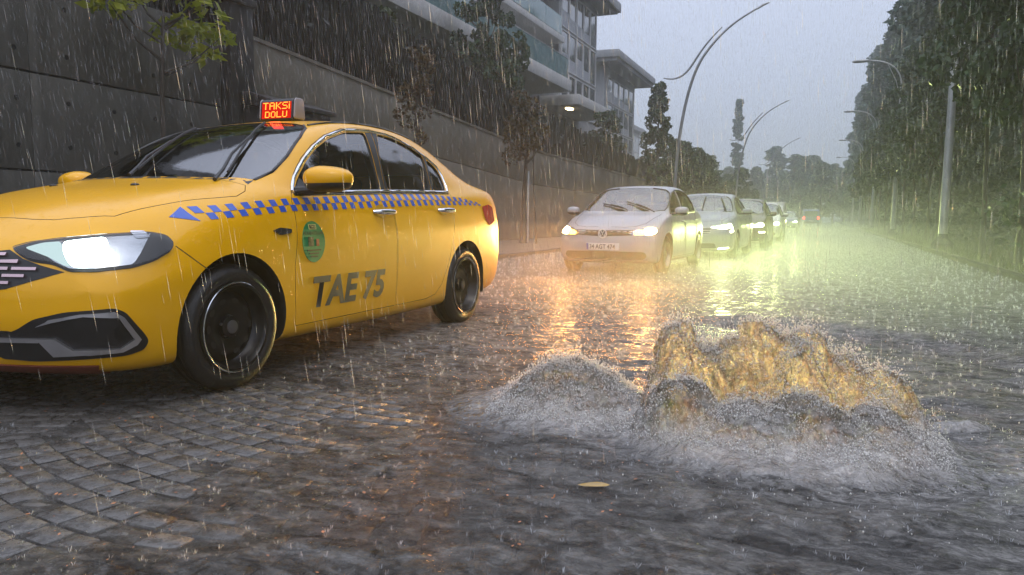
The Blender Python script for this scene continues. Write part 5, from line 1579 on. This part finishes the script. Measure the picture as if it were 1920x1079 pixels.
# ------------------------------------------------------------------ wet street
from mathutils import noise as mnoise
def water_mats():
    # flood water: muddy, glossy, rippled; 'clear' marks where it is only a film
    t = NT('flood_water'); p = t.pos()
    at = t.n.new('ShaderNodeAttribute'); at.attribute_name = 'clear'
    turb = t.ramp(t.noise(t.pos((1, 1.7, 1)), 5.5, 8, .70, .8), [(.40, 0), (.62, 1)])
    fine = t.ramp(t.noise(t.pos((1, 1.5, 1)), 30, 6, .72, .6), [(.46, 0), (.64, 1)])
    c = t.mix(turb, (.020, .020, .020), (.165, .162, .155))
    c = t.mix(t.math('MULTIPLY', fine, t.math('ADD', t.math('MULTIPLY', turb, .45), .22)), c, (.36, .355, .34))
    # foam drifting away from the gush
    vd = t.n.new('ShaderNodeVectorMath'); vd.operation = 'DISTANCE'; mp = t.n.new('ShaderNodeMapping'); mp.inputs['Scale'].default_value = (.75, 1.25, 0)
    t.l.new(p, mp.inputs[0]); t.l.new(mp.outputs[0], vd.inputs[0]); vd.inputs[1].default_value = (-.15*.75, 3.0*1.25, 0)
    near = t.ramp(vd.outputs['Value'], [(.35, 1), (1.15, 0)])
    fo = t.ramp(t.noise(t.pos((1, 1.3, 1)), 19, 7, .72, 1.2), [(.46, 0), (.62, 1)])
    c = t.mix(t.math('MULTIPLY', near, fo), c, (.42, .415, .40))
    b1 = t.bump(t.noise(t.pos((1.0, 1.6, 1)), 14, 6, .62, .5), .75, .045)
    b2 = t.bump(t.noise(p, 62, 5, .68), .8, .016, b1)
    ring = t.voro(p, 26)
    b3 = t.bump(t.ramp(ring, [(0, 1), (.10, .2), (.16, .7), (.3, 0)]), .45, .012, b2)
    w = t.pbr(c, .07, 0, b3, 0, .6, ior=1.36)
    tr = t.n.new('ShaderNodeBsdfTransparent'); tr.inputs[0].default_value = (.80, .79, .76, 1)
    gl = t.n.new('ShaderNodeBsdfGlossy'); gl.inputs['Roughness'].default_value = .08; t.l.new(b3, gl.inputs['Normal'])
    fr = t.n.new('ShaderNodeFresnel'); fr.inputs['IOR'].default_value = 1.33; t.l.new(b3, fr.inputs['Normal'])
    film = t.n.new('ShaderNodeMixShader'); t.l.new(fr.outputs[0], film.inputs[0]); t.l.new(tr.outputs[0], film.inputs[1]); t.l.new(gl.outputs[0], film.inputs[2])
    mx = t.n.new('ShaderNodeMixShader')
    f = t.math('MULTIPLY', at.outputs['Fac'], t.ramp(turb, [(.0, 1), (1, .55)]))
    t.l.new(f, mx.inputs[0]); t.l.new(w.outputs[0], mx.inputs[1]); t.l.new(film.outputs[0], mx.inputs[2]); t.done(mx)
    # gushing water
    t = NT('gushing_water'); p = t.pos()
    n1 = t.noise(t.pos((1.0, 1.0, .6)), 22, 4, .55, .6); n2 = t.noise(p, 75, 3, .6)
    nb = t.bump(n2, .7, .010, t.bump(n1, .9, .032))
    foam = t.ramp(t.noise(t.pos((1, 1, .5)), 34, 6, .7, 1.0), [(.48, 0), (.66, 1)])
    c = t.mix(t.ramp(n1, [(.3, 0), (.7, 1)]), (.30, .285, .265), (.50, .48, .45))
    c = t.mix(t.math('MULTIPLY', foam, .6), c, (.80, .785, .75))
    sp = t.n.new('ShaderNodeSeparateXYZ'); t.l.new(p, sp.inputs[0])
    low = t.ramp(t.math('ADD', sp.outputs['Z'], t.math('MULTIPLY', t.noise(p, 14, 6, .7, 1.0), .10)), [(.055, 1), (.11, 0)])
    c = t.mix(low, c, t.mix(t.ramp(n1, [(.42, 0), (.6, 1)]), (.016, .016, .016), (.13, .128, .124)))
    mud = t.pbr(c, .12, 0, nb, 0, .8, ior=1.36)
    tl = t.n.new('ShaderNodeBsdfTranslucent'); tl.inputs[0].default_value = (1.0, .96, .84, 1); t.l.new(nb, tl.inputs['Normal'])
    clear = t.n.new('ShaderNodeBsdfTransparent'); clear.inputs[0].default_value = (.95, .93, .86, 1)
    m1 = t.n.new('ShaderNodeMixShader'); t.l.new(t.ramp(foam, [(0, .74), (1, .42)]), m1.inputs[0])
    t.l.new(tl.outputs[0], m1.inputs[1]); t.l.new(clear.outputs[0], m1.inputs[2])
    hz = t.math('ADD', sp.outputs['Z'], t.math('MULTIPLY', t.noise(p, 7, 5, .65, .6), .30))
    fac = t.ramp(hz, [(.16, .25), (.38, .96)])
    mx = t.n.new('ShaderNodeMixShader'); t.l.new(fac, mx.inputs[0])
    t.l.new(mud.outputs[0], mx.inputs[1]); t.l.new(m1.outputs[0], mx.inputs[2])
    gl = t.n.new('ShaderNodeBsdfGlossy'); gl.inputs['Roughness'].default_value = .05; t.l.new(nb, gl.inputs['Normal'])
    fr = t.n.new('ShaderNodeFresnel'); fr.inputs['IOR'].default_value = 1.5; t.l.new(nb, fr.inputs['Normal'])
    m3 = t.n.new('ShaderNodeMixShader'); t.l.new(fr.outputs[0], m3.inputs[0]); t.l.new(mx.outputs[0], m3.inputs[1]); t.l.new(gl.outputs[0], m3.inputs[2]); t.done(m3)
    # drops
    def drop(name, keep, col=(.85, .88, .92)):
        t = NT(name)
        tr = t.n.new('ShaderNodeBsdfTransparent')
        tl = t.n.new('ShaderNodeBsdfTranslucent'); tl.inputs[0].default_value = (*col, 1)
        df = t.n.new('ShaderNodeBsdfDiffuse'); df.inputs[0].default_value = (*col, 1)
        gl = t.n.new('ShaderNodeBsdfGlossy'); gl.inputs['Roughness'].default_value = .15
        a = t.n.new('ShaderNodeMixShader'); a.inputs[0].default_value = .5; t.l.new(tl.outputs[0], a.inputs[1]); t.l.new(df.outputs[0], a.inputs[2])
        b = t.n.new('ShaderNodeMixShader'); b.inputs[0].default_value = .25; t.l.new(a.outputs[0], b.inputs[1]); t.l.new(gl.outputs[0], b.inputs[2])
        m = t.n.new('ShaderNodeMixShader'); m.inputs[0].default_value = keep; t.l.new(tr.outputs[0], m.inputs[1]); t.l.new(b.outputs[0], m.inputs[2])
        t.done(m)
    drop('froth_drop', .9, (.95, .92, .86)); drop('rain_drop', .34); drop('splash_drop', .5)
    simple('leaf_yellow', (.34, .20, .012), .3, var=.3, vscale=30, coat=.6)
    simple('leaf_bits', (.42, .16, .06), .4, var=.5, vscale=3)

def smooth01(a, b, x): t = np.clip((x-a)/(b-a), 0, 1); return t*t*(3-2*t)

def shallow(X, Y):
    """1 where the setts break the surface, 0 in the flood"""
    s = smooth01(-.15, -1.75, X+.30*(Y-1.6)+1.3*(fbm(X*1.6, Y*1.6, 4, 31)-.5))*smooth01(4.6, 2.7, Y)
    # deeper gully running from the lower left towards the gush
    d = np.abs((Y-1.30)-(X+1.60)*.62)/1.18+.10*(fbm(X*4, Y*4, 3, 12)-.5)
    s = s*(1-.75*np.exp(-(d/.09)**2)*smooth01(-2.2, -1.7, X))
    return np.clip(s, 0, 1)

GUSH = [(-.70, .04), (-.63, .27), (-.56, .37), (-.48, .39), (-.40, .35), (-.31, .385), (-.22, .37), (-.15, .32), (-.08, .365), (0, .32), (.06, .235), (.12, .30), (.17, .245), (.22, .255), (.29, .20), (.35, .05)]

def water_z(X, Y):
    s = shallow(X, Y)
    z = .022-.0245*s
    fl = 1-.92*s
    z = z+(fbm(X*3.2+Y*.8, Y*4.4, 4, 5)-.5)*.030*fl*smooth01(16, 5, Y)
    z = z+(fbm(X*9, Y*14, 3, 15)-.5)*.014*fl*smooth01(9, 3, Y)
    # rings pushed out by the gush
    r = np.hypot((X+.15)*.9, (Y-3.15)*1.0)
    z = z+.014*np.sin(r*15+3*fbm(X*2, Y*2, 2, 8))*np.exp(-((r-.75)/.55)**2)*fl
    # standing wave to the right, beyond the gush
    cx = np.interp(X, [-1.2, -.2, .8, 1.5], [6.6, 6.9, 6.2, 4.9]); d = (Y-cx)
    z = z+(.028*np.exp(-(d/.30)**2)-.016*np.exp(-((d+.55)/.30)**2))*smooth01(-1.4, -.6, X)*smooth01(1.9, 1.2, X)
    return z

def build_street_surface():
    rng = random.Random(17)
    # granite setts laid in shallow arcs
    road = bpy.data.objects['road']
    pav = []
    y0 = .6; row = 0
    per = 2.4; w = .098
    def f(x):
        u = (x+2.9) % per; return .225*u*u-.54*u
    def fs(x):
        u = (x+2.9) % per; return .45*u-.54
    cand = []
    for row in range(-9, 76):
        x = -6.1+rng.uniform(0, .12)
        while x < 2.5:
            L = rng.uniform(.105, .155); xm = x+L*.46
            y = .9+row*w*1.02+f(xm)
            if .75 < y < 7.5 and xm < 2.45:
                cand.append((xm, y, L-.007, w-.006, math.atan(fs(xm)), rng.uniform(-.0032, .0022), rng.random()))
            x += L*math.cos(math.atan(fs(xm)))
    # camera-facing selection: the largest in view
    inv = cam.matrix_world.inverted()
    def vis(c_):
        q = inv @ Vector((c_[0], c_[1], 0))
        if q.z > -.2: return 1e9
        a, b = q.x/-q.z, q.y/-q.z
        if abs(a) > 960/1424.5+.03 or abs(b) > 540/1424.5+.05: return 1e9
        return -q.z+(0 if shallow(np.array(c_[0]), np.array(c_[1])) > .25 else 4)
    cand.sort(key=vis)
    vars_ = []
    for k in range(6):
        r = random.Random(k); bm_ = MB()
        j = lambda a: a*r.uniform(.95, 1.0)
        b = [(-.5, -.5), (.5, -.5), (.5, .5), (-.5, .5)]
        mid = [(x*j(1), y*j(1), -.0035) for x, y in b]; top = [(x*.93*j(1), y*.90*j(1), r.uniform(-.001, .001)) for x, y in b]
        V = [(x, y, -.07) for x, y in b]+mid+top+[(0, 0, .001)]
        F = [(0, 1, 5, 4), (1, 2, 6, 5), (2, 3, 7, 6), (3, 0, 4, 7), (4, 5, 9, 8), (5, 6, 10, 9), (6, 7, 11, 10), (7, 4, 8, 11), (8, 9, 12), (9, 10, 12), (10, 11, 12), (11, 8, 12)]
        me = mesh_from('sett', V, F, True, 50); vars_.append((me, V, F))
    V2 = []; F2 = []
    for i, (x, y, L, ww, a, z, r_) in enumerate(cand):
        k = int(r_*6) % 6; tilt = (rng.uniform(-.012, .012), rng.uniform(-.01, .01))
        if i < 300:
            o = link_mesh('sett', vars_[k][0], MATS['granite_sett'], road, (x, y, z), (tilt[0], tilt[1], a)); o.scale = (L, ww, 1)
        else:
            n = len(V2); ca, sa = math.cos(a), math.sin(a)
            for vx, vy, vz in vars_[k][1]:
                px, py = vx*L, vy*ww; V2.append((x+px*ca-py*sa, y+px*sa+py*ca, z+vz+px*tilt[1]))
            F2 += [tuple(q+n for q in f_) for f_ in vars_[k][2]]
    o = link_mesh('far_setts', mesh_from('far_setts', V2, F2, True, 50), MATS['granite_sett'], road); o['kind'] = 'stuff'
    # water
    W = None
    xs = np.arange(KERB_L+.001, KERB_R, .022); ys = np.concatenate([np.arange(.7, 6.0, .020), np.arange(6.0, 14, .05), np.linspace(14, 120, 180), np.array([150, 250, 415])])
    X, Y = np.meshgrid(xs, ys)
    Z = water_z(X, Y)
    Vv = np.stack([X, Y, Z], -1).reshape(-1, 3); idx = np.arange(len(Vv)).reshape(X.shape)
    Fq = np.stack([idx[:-1, :-1], idx[:-1, 1:], idx[1:, 1:], idx[1:, :-1]], -1).reshape(-1, 4)
    me = mesh_np('flood_water', Vv, Fq, True)
    at = me.attributes.new('clear', 'FLOAT', 'POINT'); at.data.foreach_set('value', np.maximum(smooth01(.05, .7, shallow(X, Y))*.78, smooth01(1.2, -1.0, X+.30*(Y-1.6)+1.2*(fbm(X*1.2, Y*1.2, 4, 31)-.5))*smooth01(5.0, 2.6, Y)*.62).ravel().astype(np.float32))
    o = link_mesh('flood_water', me, MATS['flood_water']); o['kind'] = 'structure'

PLUMES = [(-1.03, 3.22, .205, .34, .25, 2.0), (-.86, 3.16, .13, .20, .2, 2.0), (-.15, 3.10, .11, .60, .36, 2.6),
          (-.56, 3.18, .36, .115, .14, 3.2), (-.44, 3.24, .335, .115, .12, 3.0), (-.35, 3.17, .32, .10, .11, 2.8), (-.27, 3.22, .365, .115, .13, 3.2), (-.17, 3.25, .34, .11, .12, 3.0),
          (-.06, 3.21, .35, .115, .13, 3.2), (.04, 3.25, .295, .10, .11, 2.8), (.12, 3.25, .275, .095, .12, 3.0), (.20, 3.28, .235, .09, .11, 2.8), (.26, 3.29, .21, .085, .11, 3.0), (.34, 3.33, .12, .08, .10, 2.4),
          (-.50, 2.98, .21, .15, .15, 2.4), (-.24, 2.95, .17, .18, .15, 2.2), (-.02, 3.00, .205, .15, .14, 2.4), (.18, 3.08, .15, .12, .12, 2.2), (.52, 3.56, .035, .16, .06, 2.0)]
def gush_h(X, Y):
    """height of the boiling water above the flood"""
    wx = (fbm(X*7+3, Y*7, 3, 41)-.5)*.085; wy = (fbm(X*7-8, Y*7+5, 3, 42)-.5)*.085
    acc = 0
    for i, (px, py, H, ax, ay, e) in enumerate(PLUMES):
        k = .3 if i < 2 else 1.0
        r = np.hypot((X+wx*k-px)/ax, (Y+wy*k-py)/ay)
        acc = acc+(H*np.exp(-r**e))**4
    h = acc**.25*1.12
    h = h*(1+.34*(fbm(X*9+5, Y*9, 2, 46)-.5)+.34*(fbm(X*24, Y*24, 3, 45)-.5)+.10*(fbm(X*60, Y*60, 2, 47)-.5))
    return h

def build_gush():
    rng = np.random.default_rng(2)
    top = lambda x: np.interp(x, [a for a, _ in GUSH], [b for _, b in GUSH])
    xs = np.arange(-1.62, .85, .0052); ys = np.arange(2.50, 3.85, .0052)
    X, Y = np.meshgrid(xs, ys); h = gush_h(X, Y); base = water_z(X, Y)
    for _ in range(1):                                   # water rounds itself off
        for ax_ in (0, 1): h = (np.roll(h, 2, ax_)+np.roll(h, 1, ax_)+h+np.roll(h, -1, ax_)+np.roll(h, -2, ax_))/5
    Z = base-.010+h
    # flowing crinkles push the steep skin sideways
    dx = (fbm(X*24+Z*16, Y*24, 3, 51)-.5)*.060*np.clip(h/.12, 0, 1); dy = (fbm(X*24, Y*24+Z*16, 3, 52)-.5)*.060*np.clip(h/.12, 0, 1)
    V = np.stack([X+dx, Y+dy, Z], -1).reshape(-1, 3); idx = np.arange(V.shape[0]).reshape(X.shape)
    F = np.stack([idx[:-1, :-1], idx[:-1, 1:], idx[1:, 1:], idx[1:, :-1]], -1).reshape(-1, 4)
    keep = (h.ravel()[F].max(1) > .0095); F = F[keep]
    used = np.unique(F); rm = np.full(len(V), -1); rm[used] = np.arange(len(used))
    out = mesh_np('fountain', V[used], rm[F], True)
    R = empty('water_gush', (0, 0, 0)); tag(R, 'churning fountain of flood water bursting up through the road', 'water gush')
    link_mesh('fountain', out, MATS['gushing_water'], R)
    # flung drops
    P = []
    for i in range(3200):
        x = rng.uniform(-.75, .45); h = top(x)+.02; y = 3.14+rng.normal(0, .16)
        z = h*rng.uniform(.55, 1.0)+abs(rng.normal(0, .045)); P.append((x, y, z, abs(rng.normal(0, .0011))+.0006))
    for i in range(900):
        a = rng.uniform(0, 6.283); q = rng.uniform(.5, 1.3); P.append((-.15+q*math.cos(a), 3.1+.8*q*math.sin(a), .03+abs(rng.normal(0, .035)), abs(rng.normal(0, .0012))+.0007))
    # froth and beads riding on the skin of the plumes
    m = 150000; fx = rng.uniform(-1.35, .45, m); fy = rng.uniform(2.66, 3.55, m); fh = gush_h(fx, fy)
    kp = (fh > .035) & (rng.uniform(0, 1, m) < .10+fh*2.0); fx, fy, fh = fx[kp], fy[kp], fh[kp]; q = len(fx)
    up = rng.uniform(0, 1, q); off = np.where(up < .25, np.abs(rng.normal(0, .030, q)), rng.normal(0, .010, q))*np.clip(fh/.2, .15, 1.2)
    fz = water_z(fx, fy)-.010+fh+off
    P += list(zip(fx+rng.normal(0, .010, q), fy+rng.normal(0, .010, q), fz, .0008+np.abs(rng.normal(0, .0013, q))))
    P = np.array(P)
    oct_v = np.array([(1, 0, 0), (-1, 0, 0), (0, 1, 0), (0, -1, 0), (0, 0, 1.5), (0, 0, -1.5)])
    oct_f = np.array([(0, 2, 4), (2, 1, 4), (1, 3, 4), (3, 0, 4), (2, 0, 5), (1, 2, 5), (3, 1, 5), (0, 3, 5)])
    V = (P[:, None, :3]+oct_v[None]*P[:, 3][:, None, None]).reshape(-1, 3)
    F = (oct_f[None]+(np.arange(len(P))*6)[:, None, None]).reshape(-1, 3)
    s = link_mesh('flung_drops', mesh_np('flung_drops', V, F, True), MATS['froth_drop'], R); s['kind'] = 'stuff'

def build_rain():
    rng = np.random.default_rng(77)
    # splashes where drops hit the water
    n = 26000
    Y = 1.0+44*rng.uniform(0, 1, n)**1.6; X = rng.uniform(KERB_L+.1, KERB_R-.05, n)
    keep = ~((X > -4.5) & (X < -2.66) & (Y > 2.1) & (Y < 6.6))
    X, Y = X[keep], Y[keep]; n = len(X)
    Z = np.maximum(water_z(X, Y), -.004)
    k = 5
    sc = rng.uniform(.5, 1.5, n)**1.5*np.interp(Y, [1, 6, 12], [.42, .85, 1.0])
    V = []; a0 = rng.uniform(0, 6.283, n)
    tris = []
    for q in range(k):
        a = a0+q*2*math.pi/k+rng.normal(0, .25, n); r0 = .004*sc; r1 = rng.uniform(.004, .012, n)*sc; h = rng.uniform(.004, .014, n)*sc*(1+.03*Y); w = .0013*sc*(1+.06*Y)
        bx, by = X+r0*np.cos(a), Y+r0*np.sin(a); tx, ty = X+(r0+r1)*np.cos(a), Y+(r0+r1)*np.sin(a)
        nx, ny = -np.sin(a)*w, np.cos(a)*w
        tris.append(np.stack([np.stack([bx-nx, by-ny, Z-.002], 1), np.stack([bx+nx, by+ny, Z-.002], 1), np.stack([tx+nx*.5, ty+ny*.5, Z+h], 1), np.stack([tx-nx*.5, ty-ny*.5, Z+h], 1)], 1))
    V = np.concatenate(tris, 0).reshape(-1, 3); F = np.arange(len(V)).reshape(-1, 4)
    o = link_mesh('rain_splashes', mesh_np('rain_splashes', V, F), MATS['splash_drop']); tag(o, 'countless small splashes where rain hits the flooded street', 'splashes', kind='stuff')
    # falling drops, stretched thin as they fall
    N = 130000
    inv = np.array(cam.matrix_world); Rm = inv[:3, :3]; C0 = inv[:3, 3]
    P = np.stack([rng.uniform(-16, 9, N*3), rng.uniform(.6, 30, N*3), rng.uniform(.02, 9, N*3)], 1)
    loc = (P-C0) @ Rm; dep = -loc[:, 2]
    ok = (dep > 1.9) & (np.abs(loc[:, 0]/np.maximum(dep, .01)) < .72) & (np.abs(loc[:, 1]/np.maximum(dep, .01)) < .44)
    # not inside the cars or behind the wall
    for (x0, x1, y0, y1, z1) in ((-4.55, -2.6, 1.95, 6.7, 1.65), (-4.1, -2.1, 11, 15.4, 1.55), (-3.7, -1.7, 16.4, 21.3, 1.55), (-3.4, -1.4, 22, 26.8, 1.55)):
        ok &= ~((P[:, 0] > x0) & (P[:, 0] < x1) & (P[:, 1] > y0) & (P[:, 1] < y1) & (P[:, 2] < z1))
    ok &= P[:, 0] > WALL_X+.1
    P = P[ok][:N]; n = len(P)
    d = np.array([.03, .16, -1.0]); d /= np.linalg.norm(d)
    D = d+rng.normal(0, .02, (n, 3)); D /= np.linalg.norm(D, axis=1)[:, None]
    L = rng.uniform(.045, .13, n)[:, None]; r = rng.uniform(.0006, .0011, n)
    a = rng.uniform(0, 6.283, n); s1 = np.stack([np.cos(a), np.sin(a), np.zeros(n)], 1); s2 = np.stack([np.cos(a+2.094), np.sin(a+2.094), np.zeros(n)], 1); s3 = np.stack([np.cos(a+4.189), np.sin(a+4.189), np.zeros(n)], 1)
    top = P-D*L*.5; bot = P+D*L*.5; mid = P+D*L*.2
    V = np.stack([top, mid+s1*r[:, None], mid+s2*r[:, None], mid+s3*r[:, None], bot], 1).reshape(-1, 3)
    f = np.array([(0, 1, 2), (0, 2, 3), (0, 3, 1), (4, 2, 1), (4, 3, 2), (4, 1, 3)])
    F = (f[None]+(np.arange(n)*5)[:, None, None]).reshape(-1, 3)
    o = link_mesh('rain', mesh_np('rain', V, F, True), MATS['rain_drop']); tag(o, 'heavy rain falling over the whole street', 'rain', kind='stuff')

def build_litter():
    # one yellow leaf afloat, and torn leaf scraps washed over the setts
    lv = MB(); P = []
    for t in np.linspace(0, 1, 9): P.append((t*.105-.052, .020*math.sin(math.pi*t)**.8))
    V = [(x, y, .004*math.sin(x*40)) for x, y in P]+[(x, -y, .004*math.sin(x*40+1)) for x, y in P[-2:0:-1]]
    L = lv.add(V, [tuple(range(len(V)))]).obj('floating_leaf', MATS['leaf_yellow'], None, loc=(-.655, 2.30, float(water_z(np.array(-.655), np.array(2.30)))+.012), rot=(.1, .05, .35))
    tag(L, 'single yellow leaf floating in front of the water gush', 'leaf')
    rg = np.random.default_rng(5); n = 300
    X = rg.uniform(-3.2, -.4, n); Y = 1.2+rg.uniform(0, 1, n)*2.6; Z = np.maximum(water_z(X, Y), .002)+.006
    C = np.stack([X, Y, Z], 1); d = rg.normal(size=(n, 3)); d[:, 2] *= .25
    s = rg.uniform(.002, .006, n)[:, None]; u = np.cross(d, (0, 0, 1.0)); d /= np.linalg.norm(d, axis=1)[:, None]; u /= np.linalg.norm(u, axis=1)[:, None]
    V = np.stack([C-d*s*1.5, C+u*s, C+d*s*1.5, C-u*s], 1).reshape(-1, 3)
    o = link_mesh('leaf_scraps', mesh_np('leaf_scraps', V, np.arange(4*n).reshape(-1, 4)), MATS['leaf_bits']); tag(o, 'tiny torn leaf scraps washed across the setts', 'leaf scraps', kind='stuff')

def build_spray():
    # fine spray hanging over the flooded lane where the rain beats on it, thinning upwards
    for k, (ztop, dens, grow) in enumerate(((.30, .011, 0), (.52, .008, .25), (.80, .006, .6), (1.15, .004, 1.0), (1.6, .0022, 1.5))):
        t = NT('road_spray_%d' % k)
        v = t.n.new('ShaderNodeVolumePrincipled'); v.inputs['Color'].default_value = (.95, .95, .95, 1)
        v.inputs['Density'].default_value = dens; v.inputs['Anisotropy'].default_value = .35
        t.l.new(v.outputs[0], t.out.inputs['Volume'])
        o = MB().box(KERB_L+.2-grow, KERB_R-.1+grow, 6.2-grow*.6, 75+grow*4, .10, ztop).obj('road_spray', t.m)
        tag(o, 'low veil of rain spray hanging over the flooded lane', 'spray', 'layers of spray over the road', 'stuff')

def build_haze():
    t = NT('rain_haze')
    v = t.n.new('ShaderNodeVolumePrincipled'); v.inputs['Color'].default_value = (.86, .92, .93, 1)
    v.inputs['Density'].default_value = .0021; v.inputs['Anisotropy'].default_value = .25
    t.l.new(v.outputs[0], t.out.inputs['Volume'])
    o = MB().box(-460, 460, -60, 760, -1.6, 52).obj('haze', t.m); o['kind'] = 'stuff'
    tag(o, 'grey rain haze filling the air over the street', 'haze')
env_mats()
build_ground()
build_left_wall()
build_fence_hedge()
build_cabinet()
build_buildings()
build_lamps()
build_trees()
taxi = build_taxi()
build_roof_sign(taxi)
build_cars()
build_van((-2.95, 44.0, 0))
build_truck((-1.6, 98.0, 0))
water_mats()
build_street_surface()
build_gush()
build_litter()
build_rain()
build_spray()
build_haze()
